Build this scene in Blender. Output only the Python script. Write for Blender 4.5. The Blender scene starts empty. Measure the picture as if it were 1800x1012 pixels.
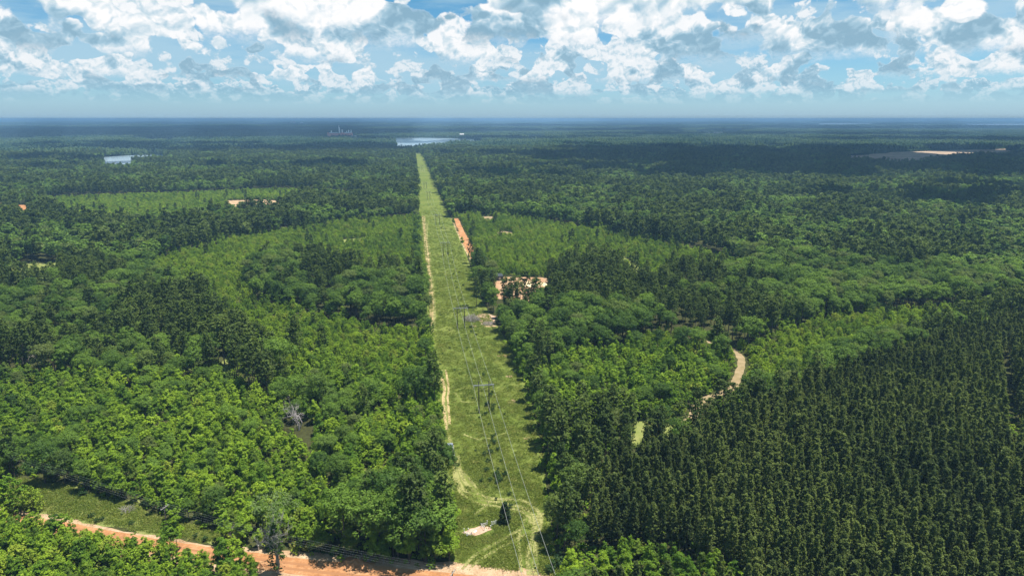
import bpy, math, random
import numpy as np
from mathutils import Vector, Matrix
R = math.radians
random.seed(7); rng = np.random.default_rng(7)
sc = bpy.context.scene
COL = sc.collection

# ---------------------------------------------------------------- node helpers
class NT:
    def __init__(s, tree): s.t = tree
    def n(s, kind, **kw):
        nd = s.t.nodes.new(kind)
        for k, v in kw.items(): setattr(nd, k, v)
        return nd
    def set(s, sock, v):
        if isinstance(v, S): s.t.links.new(v.s, sock)
        elif v is not None: sock.default_value = v
    def math(s, op, a, b=None, c=None, clamp=False):
        nd = s.n('ShaderNodeMath', operation=op, use_clamp=clamp)
        for i, v in enumerate((a, b, c)):
            if v is not None: s.set(nd.inputs[i], v)
        return S(s, nd.outputs[0])
    def smooth(s, x, lo, hi, tlo=0.0, thi=1.0):
        nd = s.n('ShaderNodeMapRange', interpolation_type='SMOOTHSTEP')
        for i, v in enumerate((x, lo, hi, tlo, thi)): s.set(nd.inputs[i], v)
        return S(s, nd.outputs[0])
    def lin(s, x, lo, hi, tlo=0.0, thi=1.0):
        nd = s.n('ShaderNodeMapRange')
        for i, v in enumerate((x, lo, hi, tlo, thi)): s.set(nd.inputs[i], v)
        return S(s, nd.outputs[0])
    def xyz(s, x, y, z):
        nd = s.n('ShaderNodeCombineXYZ')
        for i, v in enumerate((x, y, z)): s.set(nd.inputs[i], v)
        return S(s, nd.outputs[0])
    def sep(s, v):
        nd = s.n('ShaderNodeSeparateXYZ'); s.set(nd.inputs[0], v)
        return [S(s, o) for o in nd.outputs]
    def noise(s, vec, scale=1.0, detail=3.0, rough=0.5, dist=0.0, dims='3D', col=False):
        nd = s.n('ShaderNodeTexNoise', noise_dimensions=dims)
        if dims == '1D': s.set(nd.inputs['W'], vec)
        else: s.set(nd.inputs['Vector'], vec)
        s.set(nd.inputs['Scale'], scale); s.set(nd.inputs['Detail'], detail)
        s.set(nd.inputs['Roughness'], rough); s.set(nd.inputs['Distortion'], dist)
        return S(s, nd.outputs[1 if col else 0])
    def voro(s, vec, scale=1.0, detail=2.0, rough=0.5):
        nd = s.n('ShaderNodeTexVoronoi', feature='F1', normalize=True)
        s.set(nd.inputs['Vector'], vec); s.set(nd.inputs['Scale'], scale)
        s.set(nd.inputs['Detail'], detail); s.set(nd.inputs['Roughness'], rough)
        return S(s, nd.outputs['Distance'])
    def mix(s, f, a, b, blend='MIX'):
        nd = s.n('ShaderNodeMix', data_type='RGBA', blend_type=blend)
        s.set(nd.inputs[0], f); s.set(nd.inputs[6], col4(a)); s.set(nd.inputs[7], col4(b))
        return S(s, nd.outputs[2])
    def ramp(s, f, stops):
        nd = s.n('ShaderNodeValToRGB'); s.set(nd.inputs[0], f)
        e = nd.color_ramp.elements
        while len(e) < len(stops): e.new(0.5)
        for el, (p, c) in zip(e, stops): el.position = p; el.color = col4(c)
        return S(s, nd.outputs[0])
def col4(c):
    if isinstance(c, S): return c
    return (c[0], c[1], c[2], 1.0)
class S:
    def __init__(s, nt, sock): s.nt = nt; s.s = sock
    def __add__(s, o): return s.nt.math('ADD', s, o)
    def __radd__(s, o): return s.nt.math('ADD', o, s)
    def __sub__(s, o): return s.nt.math('SUBTRACT', s, o)
    def __rsub__(s, o): return s.nt.math('SUBTRACT', o, s)
    def __mul__(s, o): return s.nt.math('MULTIPLY', s, o)
    def __rmul__(s, o): return s.nt.math('MULTIPLY', o, s)
    def __truediv__(s, o): return s.nt.math('DIVIDE', s, o)
    def __rtruediv__(s, o): return s.nt.math('DIVIDE', o, s)

# ---------------------------------------------------------------- camera
CAMH = 110.0; PITCH = R(13.9); F = 1200.0
cam_d = bpy.data.cameras.new('camera'); cam = bpy.data.objects.new('camera', cam_d); COL.objects.link(cam)
cam.location = (0, 0, CAMH); cam.rotation_euler = (R(90) - PITCH, 0, 0)
cam_d.sensor_width = 36.0; cam_d.lens = 36.0 * F / 1800.0
cam_d.clip_start = 0.5; cam_d.clip_end = 90000.0
sc.camera = cam
def at(px, py, z=0.0):
    """the point of the plane z that the photograph shows at pixel px, py (1800 x 1012)"""
    u = (px - 900.0) / F; v = (py - 506.0) / F
    dy = math.cos(PITCH) - v * math.sin(PITCH)
    dz = -math.sin(PITCH) - v * math.cos(PITCH)
    k = (z - CAMH) / dz
    return (u * k, dy * k)

# ---------------------------------------------------------------- sky, sun, exposure
SUNV = Vector((0.26, 0.05, 0.95)).normalized()
w = bpy.data.worlds.new('World'); sc.world = w; w.use_nodes = True
w.node_tree.nodes.clear(); nt = NT(w.node_tree)
sky = nt.n('ShaderNodeTexSky', sky_type='NISHITA'); sky.sun_disc = False
sky.sun_elevation = math.asin(SUNV.z); sky.sun_rotation = math.atan2(SUNV.x, SUNV.y)
sky.air_density = 1.0; sky.dust_density = 0.6; sky.ozone_density = 3.0; sky.altitude = 100
tc = nt.n('ShaderNodeTexCoord')
X, Y, Z = nt.sep(S(nt, tc.outputs['Generated']))
hyp = nt.math('SQRT', X * X + Y * Y)
T = Z / nt.math('MAXIMUM', hyp, 0.02)
AZ = nt.math('ARCTAN2', X, Y)
# rows of cumulus, far to near: distance km, top height km, cover threshold, seed, fade into the air
acc_c = None; acc_a = None
ROWS = [(72, 1.8, .33, 3.1, .38, 1.3), (44, 1.8, .36, 11.7, .26, 1.3), (28, 1.7, .39, 21.3, .16, 1.35), (18, 1.6, .42, 35.9, .09, 1.3), (13, 1.5, .435, 47.2, .04, 1.2), (9.0, 1.1, .46, 61.6, .0, 1.05)]
for D, H, th, seed, fade, base in ROWS:
    U = AZ * float(D)
    Wk = T * float(D) - base
    big = nt.noise(nt.xyz(U, Wk * 1.35, seed * 3), 0.60, 2.0, 0.52)
    bigu = nt.noise(nt.xyz(U, Wk * 1.35 + 0.5, seed * 3), 0.55, 1.0, 0.5)
    p0 = nt.xyz(U, Wk * 1.15, seed)
    warp = nt.noise(p0, 1.3, 3.0, 0.6)
    b0 = nt.voro(nt.xyz(U + warp * 0.8, Wk * 1.15 + warp * 0.6, seed), 1.5, 3.0, 0.62)
    b1 = nt.voro(nt.xyz(U + warp * 0.8 + 0.06, Wk * 1.15 + warp * 0.6 + 0.15, seed), 1.5, 3.0, 0.62)
    n0 = nt.noise(p0, 3.0, 6.0, 0.70)
    top = nt.smooth(big, th, th + 0.24, -0.7, H * 1.25)
    dens = (top - Wk) * 1.0 + (0.42 - b0) * 3.0 + (n0 - 0.5) * 0.9
    bottom = nt.smooth(Wk + (n0 - 0.5) * 0.5, -0.05, 0.32)
    soft = 0.34 if D < 30 else 0.6
    a = nt.smooth(dens, 0.0, soft) * bottom
    topu = nt.smooth(bigu, th, th + 0.24, -0.7, H * 1.25)
    above = (topu - Wk - 0.40) * 1.0 + (0.42 - b1) * 2.0
    lit = nt.math('ADD', nt.smooth(above, -0.7, 1.25, 0.80, 0.06), (b1 - b0) * 3.2 + (n0 - 0.5) * 0.6 + 0.02, clamp=True)
    c = nt.ramp(lit, [(0.04, (0.21, 0.36, 0.47)), (0.35, (0.31, 0.47, 0.58)), (0.62, (0.54, 0.64, 0.70)), (0.90, (0.84, 0.83, 0.83))])
    c = nt.mix(fade, c, (0.23, 0.41, 0.53))
    a = a * (1.0 - fade * 0.5)
    if acc_c is None: acc_c, acc_a = c, a
    else:
        acc_c = nt.mix(a, acc_c, c); acc_a = 1.0 - (1.0 - acc_a) * (1.0 - a)
# a thin high veil of grey-white between the towers
veil = nt.noise(nt.xyz(AZ * 4.0, T * 22.0, 4.4), 1.0, 5.0, 0.6)
veil_a = nt.smooth(veil, 0.36, 0.62) * nt.smooth(T, 0.0, 0.07) * 0.75
bg_sky = nt.n('ShaderNodeBackground'); 
skyc = nt.mix(1.0, S(nt, sky.outputs[0]), nt.ramp(T, [(0.0, (.74, 1.10, 1.66)), (.03, (.68, 1.04, 1.42)), (.06, (.64, .98, 1.25)), (.16, (.40, .82, 1.0))]), 'MULTIPLY')
nt.set(bg_sky.inputs[0], skyc); bg_sky.inputs[1].default_value = 0.058
bg_veil = nt.n('ShaderNodeBackground'); bg_veil.inputs[0].default_value = (0.36, 0.53, 0.64, 1); bg_veil.inputs[1].default_value = .66
bg_cl = nt.n('ShaderNodeBackground'); nt.set(bg_cl.inputs[0], acc_c); bg_cl.inputs[1].default_value = .66
m0 = nt.n('ShaderNodeMixShader'); nt.set(m0.inputs[0], veil_a)
w.node_tree.links.new(bg_sky.outputs[0], m0.inputs[1]); w.node_tree.links.new(bg_veil.outputs[0], m0.inputs[2])
m1 = nt.n('ShaderNodeMixShader'); nt.set(m1.inputs[0], acc_a * nt.smooth(T, 0.012, 0.05))
w.node_tree.links.new(m0.outputs[0], m1.inputs[1]); w.node_tree.links.new(bg_cl.outputs[0], m1.inputs[2])
wo = nt.n('ShaderNodeOutputWorld'); w.node_tree.links.new(m1.outputs[0], wo.inputs[0])
w.cycles.sampling_method = 'MANUAL'; w.cycles.sample_map_resolution = 512

sun_d = bpy.data.lights.new('sun', 'SUN'); sun = bpy.data.objects.new('sun', sun_d); COL.objects.link(sun)
sun_d.energy = 5.0; sun_d.angle = R(0.5); sun_d.color = (1.0, 0.955, 0.88)
sun.rotation_euler = SUNV.to_track_quat('Z', 'Y').to_euler()
sc.view_settings.view_transform = 'Standard'; sc.view_settings.look = 'None'
sc.view_settings.exposure = 0.92; sc.view_settings.gamma = 1.0; sc.view_settings.use_curve_mapping = False
sc.cycles.max_bounces = 5; sc.cycles.diffuse_bounces = 3; sc.cycles.glossy_bounces = 1
sc.cycles.transmission_bounces = 2; sc.cycles.transparent_max_bounces = 8; sc.cycles.volume_bounces = 0
sc.cycles.use_denoising = True
sc.cycles.caustics_reflective = False; sc.cycles.caustics_refractive = False

# ---------------------------------------------------------------- small mesh kit
def tag(o, label=None, cat=None, group=None, kind=None):
    for k, v in (('label', label), ('category', cat), ('group', group), ('kind', kind)):
        if v: o[k] = v
    return o
def mesh_np(name, V, Fc, mat=None, smooth=False, tint=None, mats=None, midx=None):
    """V: n x 3; Fc: m x k array of faces of one size"""
    me = bpy.data.meshes.new(name); V = np.asarray(V, np.float32); Fc = np.asarray(Fc, np.int32)
    m, k = Fc.shape
    me.vertices.add(len(V)); me.vertices.foreach_set('co', V.ravel())
    me.loops.add(m * k); me.loops.foreach_set('vertex_index', Fc.ravel())
    me.polygons.add(m); me.polygons.foreach_set('loop_start', np.arange(0, m * k, k, dtype=np.int32))
    me.polygons.foreach_set('loop_total', np.full(m, k, np.int32))
    me.update(calc_edges=True)
    for mt in (mats or ([mat] if mat else [])): me.materials.append(mt)
    if midx is not None: me.polygons.foreach_set('material_index', np.asarray(midx, np.int32))
    if smooth: me.polygons.foreach_set('use_smooth', np.ones(m, bool))
    if tint is not None:
        a = me.attributes.new('tint', 'FLOAT', 'FACE'); a.data.foreach_set('value', np.asarray(tint, np.float32))
    me.validate()
    return me
def link(name, me, parent=None, loc=None):
    o = bpy.data.objects.new(name, me); COL.objects.link(o)
    if parent: o.parent = parent
    if loc is not None: o.location = loc
    return o
def empty(name, loc, rz=0.0):
    o = bpy.data.objects.new(name, None); COL.objects.link(o); o.location = loc; o.rotation_euler = (0, 0, rz)
    o.empty_display_size = 0.3
    return o
class MB:
    def __init__(s): s.v = []; s.f = []
    def box(s, c, d, rz=0.0, taper=1.0, rx=0.0, ry=0.0):
        M = Matrix.Rotation(rz, 3, 'Z') @ Matrix.Rotation(ry, 3, 'Y') @ Matrix.Rotation(rx, 3, 'X'); n = len(s.v)
        for z in (-1, 1):
            t = taper if z > 0 else 1.0
            for x, y in ((-1, -1), (1, -1), (1, 1), (-1, 1)):
                p = M @ Vector((x * d[0] / 2 * t, y * d[1] / 2 * t, z * d[2] / 2)); s.v.append((p.x + c[0], p.y + c[1], p.z + c[2]))
        for q in ((3, 2, 1, 0), (4, 5, 6, 7), (0, 1, 5, 4), (1, 2, 6, 5), (2, 3, 7, 6), (3, 0, 4, 7)): s.f.append([n + i for i in q])
        return s
    def tube(s, pts, rad, k=6):
        pts = [Vector(p) for p in pts]; n0 = len(s.v)
        if not hasattr(rad, '__len__'): rad = [rad] * len(pts)
        for i, p in enumerate(pts):
            d = (pts[min(i + 1, len(pts) - 1)] - pts[max(i - 1, 0)]).normalized()
            a = d.cross(Vector((0, 0, 1)) if abs(d.z) < .9 else Vector((1, 0, 0))).normalized(); b = d.cross(a)
            for j in range(k):
                t = j * 2 * math.pi / k; q = p + (a * math.cos(t) + b * math.sin(t)) * rad[i]; s.v.append(tuple(q))
        for i in range(len(pts) - 1):
            for j in range(k):
                a0 = n0 + i * k + j; a1 = n0 + i * k + (j + 1) % k; s.f.append([a0, a1, a1 + k, a0 + k])
        s.f.append([n0 + j for j in range(k)][::-1]); s.f.append([n0 + (len(pts) - 1) * k + j for j in range(k)])
        return s
    def lathe(s, c, prof, k=12):
        n0 = len(s.v)
        for r, z in prof:
            for j in range(k): t = j * 2 * math.pi / k; s.v.append((c[0] + r * math.cos(t), c[1] + r * math.sin(t), c[2] + z))
        for i in range(len(prof) - 1):
            for j in range(k):
                a0 = n0 + i * k + j; a1 = n0 + i * k + (j + 1) % k; s.f.append([a0, a1, a1 + k, a0 + k])
        s.f.append([n0 + j for j in range(k)][::-1]); s.f.append([n0 + (len(prof) - 1) * k + j for j in range(k)])
        return s
    def build(s, name, mat, parent=None, loc=None, smooth=False, bevel=0.0):
        me = bpy.data.meshes.new(name); me.from_pydata([tuple(v) for v in s.v], [], s.f); me.update()
        me.materials.append(mat)
        if smooth: me.polygons.foreach_set('use_smooth', np.ones(len(me.polygons), bool))
        o = link(name, me, parent, loc)
        if bevel: b = o.modifiers.new('b', 'BEVEL'); b.width = bevel; b.segments = 2
        return o

# ---------------------------------------------------------------- materials
MT = {}
def material(name):
    m = bpy.data.materials.new(name); m.use_nodes = True; m.node_tree.nodes.clear(); MT[name] = m
    return m, NT(m.node_tree)
def finish(m, nt, shader):
    o = nt.n('ShaderNodeOutputMaterial'); m.node_tree.links.new(shader.outputs[0], o.inputs[0]); return m
def pbr(name, c, rough=0.7, metal=0.0, spec=0.4, var=0.0, scale=2.0, bump=0.0, c2=None):
    m, nt = material(name); b = nt.n('ShaderNodeBsdfPrincipled')
    b.inputs['Roughness'].default_value = rough; b.inputs['Metallic'].default_value = metal
    b.inputs['Specular IOR Level'].default_value = spec
    if var or c2:
        tc = nt.n('ShaderNodeTexCoord'); nz = nt.noise(S(nt, tc.outputs['Object']), scale, 4, .6)
        nt.set(b.inputs['Base Color'], nt.mix(nt.smooth(nz, .3, .7), c, c2 or tuple(x * (1 - var) for x in c)))
        if bump:
            bp = nt.n('ShaderNodeBump'); bp.inputs['Strength'].default_value = bump; nt.set(bp.inputs['Height'], nz)
            m.node_tree.links.new(bp.outputs[0], b.inputs['Normal'])
    else: b.inputs['Base Color'].default_value = col4(c)
    return finish(m, nt, b)
def leafmat(name, dark, light, gloss=0.012, trans=0.33, standscale=0.012, hue=None, spread=(0.25, 0.75)):
    """leaf colour: varies leaf by leaf (tint), tree by tree (random) and stand by stand (location)"""
    m, nt = material(name)
    oi = nt.n('ShaderNodeObjectInfo'); at_ = nt.n('ShaderNodeAttribute', attribute_name='tint')
    rnd = S(nt, oi.outputs['Random']); loc = S(nt, oi.outputs['Location'])
    st = nt.noise(loc, standscale, 3, .6)
    f = nt.math('ADD', (rnd - .5) * .85 + nt.smooth(st, spread[0], spread[1], -.35, .35), (S(nt, at_.outputs['Fac']) - .5) * .7 + .5, clamp=True)
    c = nt.mix(f, dark, light)
    if hue:
        r2 = nt.math('FRACT', rnd * 7.13)
        c = nt.mix(nt.smooth(r2, .72, 1.0) * .7, c, hue)
    d = nt.n('ShaderNodeBsdfDiffuse'); nt.set(d.inputs[0], c)
    t = nt.n('ShaderNodeBsdfTranslucent'); nt.set(t.inputs[0], nt.mix(.5, c, (.20, .28, .012)))
    g = nt.n('ShaderNodeBsdfGlossy'); g.inputs['Roughness'].default_value = .6; g.inputs[0].default_value = (.85, .85, .70, 1)
    a = nt.n('ShaderNodeMixShader'); a.inputs[0].default_value = trans
    m.node_tree.links.new(d.outputs[0], a.inputs[1]); m.node_tree.links.new(t.outputs[0], a.inputs[2])
    b = nt.n('ShaderNodeMixShader'); b.inputs[0].default_value = gloss
    m.node_tree.links.new(a.outputs[0], b.inputs[1]); m.node_tree.links.new(g.outputs[0], b.inputs[2])
    return finish(m, nt, b)
def soil(name, stops, scale, scale2=None, bump=0.3, rough=0.95, det=6):
    m, nt = material(name); g = nt.n('ShaderNodeNewGeometry'); P = S(nt, g.outputs['Position'])
    n1 = nt.noise(P, scale, det, .62); n2 = nt.noise(P, (scale2 or scale * 9), 4, .6)
    c = nt.ramp(n1 * .65 + n2 * .35, stops)
    b = nt.n('ShaderNodeBsdfDiffuse'); nt.set(b.inputs[0], c)
    bp = nt.n('ShaderNodeBump'); bp.inputs['Strength'].default_value = bump; bp.inputs['Distance'].default_value = .4; nt.set(bp.inputs['Height'], n2)
    m.node_tree.links.new(bp.outputs[0], b.inputs['Normal'])
    return finish(m, nt, b)
leafmat('broadleaf', (.034, .080, .012), (.140, .235, .026), hue=(.12, .14, .04))
leafmat('sapling', (.066, .150, .010), (.265, .395, .022), trans=.40, hue=(.07, .11, .02))
leafmat('young_pine', (.110, .215, .014), (.320, .450, .028), trans=.42, hue=(.34, .38, .05))
leafmat('plantation', (.038, .062, .016), (.135, .176, .036), trans=.34, standscale=.02)
leafmat('mature_pine', (.030, .058, .013), (.110, .155, .030), trans=.28)
leafmat('far_wood', (.012, .030, .013), (.050, .078, .028), gloss=0.0, trans=.0, standscale=.0016, spread=(.38, .62))
leafmat('cedar', (.014, .036, .012), (.045, .080, .024))
leafmat('pale_leaf', (.10, .15, .05), (.20, .26, .09), trans=.2)
leafmat('weed', (.115, .165, .022), (.225, .265, .045), trans=.40, standscale=.03, hue=(.30, .28, .08))
leafmat('bush', (.015, .045, .012), (.045, .09, .02))
pbr('bark', (.11, .085, .065), .9, var=.5, scale=3)
pbr('pale_bark', (.36, .33, .29), .9, var=.35, scale=2)
pbr('weathered_pole', (.035, .030, .026), .85, var=.4, scale=2)
pbr('galvanised', (.45, .46, .47), .5, metal=.6, var=.15)
m_ = pbr('conductor', (.30, .31, .28), .5, metal=.2)
pbr('cable_grey', (.22, .23, .23), .6); pbr('dark_wire', (.20, .20, .21), .5)
pbr('porcelain', (.32, .30, .28), .3)
pbr('white_paint', (.78, .77, .72), .6, var=.2)
pbr('truck_blue', (.26, .30, .38), .3, metal=.3)
pbr('truck_silver', (.34, .35, .35), .35, metal=.3)
pbr('dark_glass', (.012, .015, .022), .08, spec=.6)
pbr('rubber', (.02, .02, .02), .85)
pbr('deck_wood', (.10, .10, .075), .9, var=.4, scale=3)
pbr('dark_steel', (.03, .035, .04), .5)
pbr('far_wall', (.42, .42, .42), .8); pbr('factory_pink', (.80, .30, .26), .9, var=.3, scale=.06)
pbr('factory_white', (.80, .80, .80), .7)
pbr('roof_dark', (.20, .17, .17), .8)
soil('sheet_grass', [(.30, (.068, .092, .018)), (.45, (.098, .128, .024)), (.58, (.130, .154, .034)), (.75, (.180, .172, .065))], .035, .9)
soil('rough_grass', [(.30, (.10, .13, .03)), (.5, (.17, .19, .055)), (.7, (.24, .22, .09))], .12, 1.5)
soil('orange_dirt', [(.34, (.20, .090, .040)), (.5, (.33, .160, .070)), (.66, (.44, .26, .14))], .15, 1.3, .2)
soil('pale_sand', [(.34, (.20, .125, .065)), (.5, (.35, .235, .14)), (.66, (.46, .35, .23))], .25, 2, .4)
soil('yard_soil', [(.34, (.17, .095, .055)), (.5, (.33, .200, .115)), (.62, (.42, .30, .19))], .09, .8, .3)
soil('tan_path', [(.3, (.15, .13, .055)), (.5, (.24, .18, .10)), (.7, (.32, .25, .15))], .3, 2)
soil('pink_dirt', [(.3, (.32, .19, .13)), (.5, (.42, .28, .20)), (.7, (.52, .39, .29))], .5, 3)
soil('cleared_field', [(.35, (.17, .13, .09)), (.5, (.31, .23, .16)), (.65, (.42, .31, .22))], .012, .08, .1)
# forest floor
m, nt = material('forest_floor'); g = nt.n('ShaderNodeNewGeometry'); P = S(nt, g.outputs['Position'])
n1 = nt.noise(P, .02, 5, .6); n2 = nt.noise(P, .7, 5, .65)
c = nt.ramp(n1 * .45 + n2 * .55, [(.32, (.020, .020, .010)), (.5, (.045, .048, .018)), (.62, (.060, .070, .022)), (.8, (.11, .085, .045))])
d_ = nt.n('ShaderNodeBsdfDiffuse'); nt.set(d_.inputs[0], c); finish(m, nt, d_)
# faded wheel tracks: dry grass crushed pale, broken up so that the grass shows through
def trackmat(name, ca, cb, cut):
    m, nt = material(name); g = nt.n('ShaderNodeNewGeometry'); P = S(nt, g.outputs['Position'])
    n1 = nt.noise(P, .16, 4, .6); n2 = nt.noise(P, 1.4, 4, .65)
    c = nt.mix(n2, ca, cb); b = nt.n('ShaderNodeBsdfDiffuse'); nt.set(b.inputs[0], c)
    tr = nt.n('ShaderNodeBsdfTransparent'); mx = nt.n('ShaderNodeMixShader'); nt.set(mx.inputs[0], nt.smooth(n1 * .5 + n2 * .5, cut - .07, cut + .07))
    m.node_tree.links.new(tr.outputs[0], mx.inputs[1]); m.node_tree.links.new(b.outputs[0], mx.inputs[2]); finish(m, nt, mx)
trackmat('track_dry', (.17, .18, .055), (.29, .27, .11), .485)
trackmat('track_bare', (.28, .21, .09), (.42, .33, .18), .46)
m, nt = material('lake_water'); b = nt.n('ShaderNodeBsdfPrincipled'); b.inputs['Base Color'].default_value = (.20, .26, .30, 1)
b.inputs['Roughness'].default_value = .22; b.inputs['IOR'].default_value = 1.33
g = nt.n('ShaderNodeNewGeometry'); nz = nt.noise(S(nt, g.outputs['Position']), .25, 4, .6)
bp = nt.n('ShaderNodeBump'); bp.inputs['Strength'].default_value = .25; nt.set(bp.inputs['Height'], nz); m.node_tree.links.new(bp.outputs[0], b.inputs['Normal'])
finish(m, nt, b)

# ---------------------------------------------------------------- outlines read off the photograph, on the ground
def G(pts, z=0.0): return [at(x, y, z) for x, y in pts]
def inside(P, poly):
    x, y = P[:, 0], P[:, 1]; r = np.zeros(len(P), bool); q = np.asarray(poly); n = len(q)
    lo, hi = q.min(0), q.max(0); box = (x >= lo[0]) & (x <= hi[0]) & (y >= lo[1]) & (y <= hi[1])
    if not box.any(): return r
    xs, ys = x[box], y[box]; rr = np.zeros(len(xs), bool)
    for i in range(n):
        x1, y1 = q[i]; x2, y2 = q[(i + 1) % n]
        if y1 == y2: continue
        c = ((y1 > ys) != (y2 > ys)) & (xs < (x2 - x1) * (ys - y1) / (y2 - y1) + x1); rr ^= c
    r[box] = rr
    return r
def dist_line(P, pts, closed=False):
    q = np.asarray(pts, float); d = np.full(len(P), 1e18)
    for i in range(len(q) - (0 if closed else 1)):
        a, b = q[i], q[(i + 1) % len(q)]; ab = b - a; L = max((ab ** 2).sum(), 1e-9)
        t = np.clip(((P - a) @ ab) / L, 0, 1); d = np.minimum(d, ((P - a - t[:, None] * ab) ** 2).sum(1))
    return np.sqrt(d)
def clearing(far, near, hn):
    """far edge seen at the ground; near edge seen over crowns hn metres tall. Both left to right."""
    return G(far) + G(near[::-1], hn)
# the mown strip under the power line
STRIP_L = [(782, 1030), (797, 1000), (803, 960), (800, 900), (793, 860), (788, 800), (781, 750), (776, 700), (774, 650), (766, 605), (757, 570), (754, 520), (747, 470), (742, 420), (739, 375), (736, 340), (732, 305), (727, 272)]
STRIP_R = [(1000, 1030), (975, 1000), (962, 950), (957, 900), (951, 850), (946, 800), (938, 750), (926, 700), (908, 650), (888, 605), (868, 570), (840, 520), (824, 470), (806, 420), (786, 375), (770, 340), (757, 305), (741, 272)]
strip = G(STRIP_L) + G(STRIP_R[::-1])
ROAD = G([(-140, 872), (-40, 898), (30, 914), (110, 928), (200, 946), (345, 972), (440, 985), (560, 1000), (680, 1011), (800, 1023), (900, 1034), (1050, 1062), (1400, 1150)])
TRACK2 = G([(801, 384), (806, 396), (814, 412), (822, 430), (831, 447), (840, 460)])
TRAIL = G([(1150, 738), (1190, 742), (1216, 738), (1224, 722), (1232, 708), (1262, 694), (1288, 682), (1296, 664), (1302, 645), (1300, 628), (1288, 615), (1262, 606), (1225, 596), (1190, 588)], 0)
yard = clearing([(862, 487), (900, 486), (965, 488)], [(874, 503), (900, 507), (925, 508), (964, 504)], 8)
yard_view = clearing([(862, 486), (900, 485), (965, 487)], [(872, 506), (905, 510), (925, 511), (966, 508)], 14)
bare_view = clearing([(398, 353), (508, 353)], [(400, 361), (505, 361)], 14)
meadow = G([(10, 842), (60, 842), (110, 852), (175, 872), (235, 882), (262, 903), (300, 915), (350, 925), (400, 945), (380, 960), (300, 945), (200, 928), (120, 920), (40, 900), (0, 880)])
glade = clearing([(20, 464), (115, 462)], [(10, 488), (90, 487)], 10)
bare_a = clearing([(398, 353), (450, 351), (508, 353)], [(400, 358), (505, 358)], 4)
bare_b = clearing([(32, 360), (52, 360)], [(33, 372), (50, 372)], 14)
bare_c = clearing([(-30, 353), (8, 354)], [(-30, 359), (8, 358)], 14)
path_l = G([(1085, 448), (1100, 452), (1124, 470), (1128, 482), (1112, 480), (1096, 462)])
path_m = G([(845, 381), (866, 380), (872, 388), (862, 394), (846, 388)])
path_n = G([(868, 404), (898, 408), (905, 418), (880, 416)])
path_o = G([(1020, 433), (1046, 436), (1046, 443), (1024, 440)])
path_p = G([(600, 421), (640, 418), (645, 426), (605, 430)])
gap_a = G([(384, 640), (396, 628), (404, 645), (400, 668), (388, 664)])
gap_b = G([(570, 760), (582, 762), (580, 775), (570, 775)])
lane = clearing([(1098, 744), (1140, 738), (1195, 736)], [(1100, 757), (1145, 750), (1195, 745)], 6)
fan = G([(500, 748), (552, 748), (560, 800), (495, 800)])
dig = G([(835, 556), (848, 548), (872, 556), (868, 570), (846, 570)])
lake = clearing([(690, 243.5), (740, 242.5), (800, 243.5), (836, 245)], [(700, 258), (730, 257), (760, 251), (838, 248.5)], 15)
river = clearing([(180, 277), (225, 273.5), (290, 272)], [(182, 289), (232, 290), (236, 279), (290, 274)], 15)
lake_b = clearing([(1435, 217.2), (1480, 216.8), (1535, 217.3)], [(1435, 219.5), (1535, 219.3)], 19)
lake_c = clearing([(1695, 218.5), (1760, 218), (1850, 218)], [(1695, 222.4), (1760, 220.8), (1850, 220.3)], 19)
field = clearing([(1490, 275), (1570, 268), (1690, 264), (1775, 262)], [(1495, 279), (1560, 286), (1630, 281), (1690, 274), (1780, 271)], 14)
fields_far = [clearing([(a, b), (c, b)], [(a, b + e), (c, b + e)], 10) for a, b, c, e in
              ((262, 246, 298, 1.6), (930, 241, 955, 2.6), (1130, 232, 1300, 1.0), (380, 218, 470, .9), (985, 219, 1005, 1.6), (40, 222, 130, .8), (1230, 257, 1470, 1.2))]
FLAT = [lake, river, lake_b, lake_c, field, yard, bare_a] + fields_far
def fbm(x, y, s):
    r = 0
    for i, (a, wl, am) in enumerate(((.4, 1.0, .5), (1.7, .61, .33), (2.9, .37, .2), (.9, .23, .12), (2.2, .13, .07))):
        k = 2 * math.pi / (s * wl); u = x * math.cos(a) + y * math.sin(a); v = -x * math.sin(a) + y * math.cos(a)
        r = r + am * np.sin(u * k + 1.3 * i) * np.cos(v * k * .8 + 2.1 * i)
    return r
def H(P):
    P = np.asarray(P, float); x, y = P[:, 0], P[:, 1]; d = np.hypot(x, y)
    A = np.interp(d, [0, 950, 1800, 3000, 6000, 12000, 30000, 60000], [0, 0, 4, 6, 12, 26, 52, 60])
    h = A * (fbm(x, y, 900) * .35 + fbm(x + 500, y, 3800) * .75)
    cx, cy = at(885, 256); h = h + 7 * np.exp(-((x - cx) / 330) ** 2 - ((y - cy) / 260) ** 2)
    far = d > 900; f = np.ones(len(P))
    for q in FLAT:
        c = np.asarray(q); ctr = c.mean(0); rad = np.hypot(*(c - ctr).T).max()
        near = far & (np.hypot(x - ctr[0], y - ctr[1]) < rad + 700)
        if near.any():
            dd = dist_line(P[near], q, True); dd[inside(P[near], q)] = 0
            t = np.clip(dd / 500, 0, 1); f[near] = np.minimum(f[near], t * t * (3 - 2 * t))
    st = far & (y < 2600) & (y > 800)
    if st.any():
        dd = np.abs(x[st] - np.interp(y[st], [700, 2250], [at(790, 380)[0], at(733, 271)[0]])); t = np.clip((dd - 60) / 300, 0, 1); f[st] = np.minimum(f[st], .15 + .85 * t * t * (3 - 2 * t))
    return h * f

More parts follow.
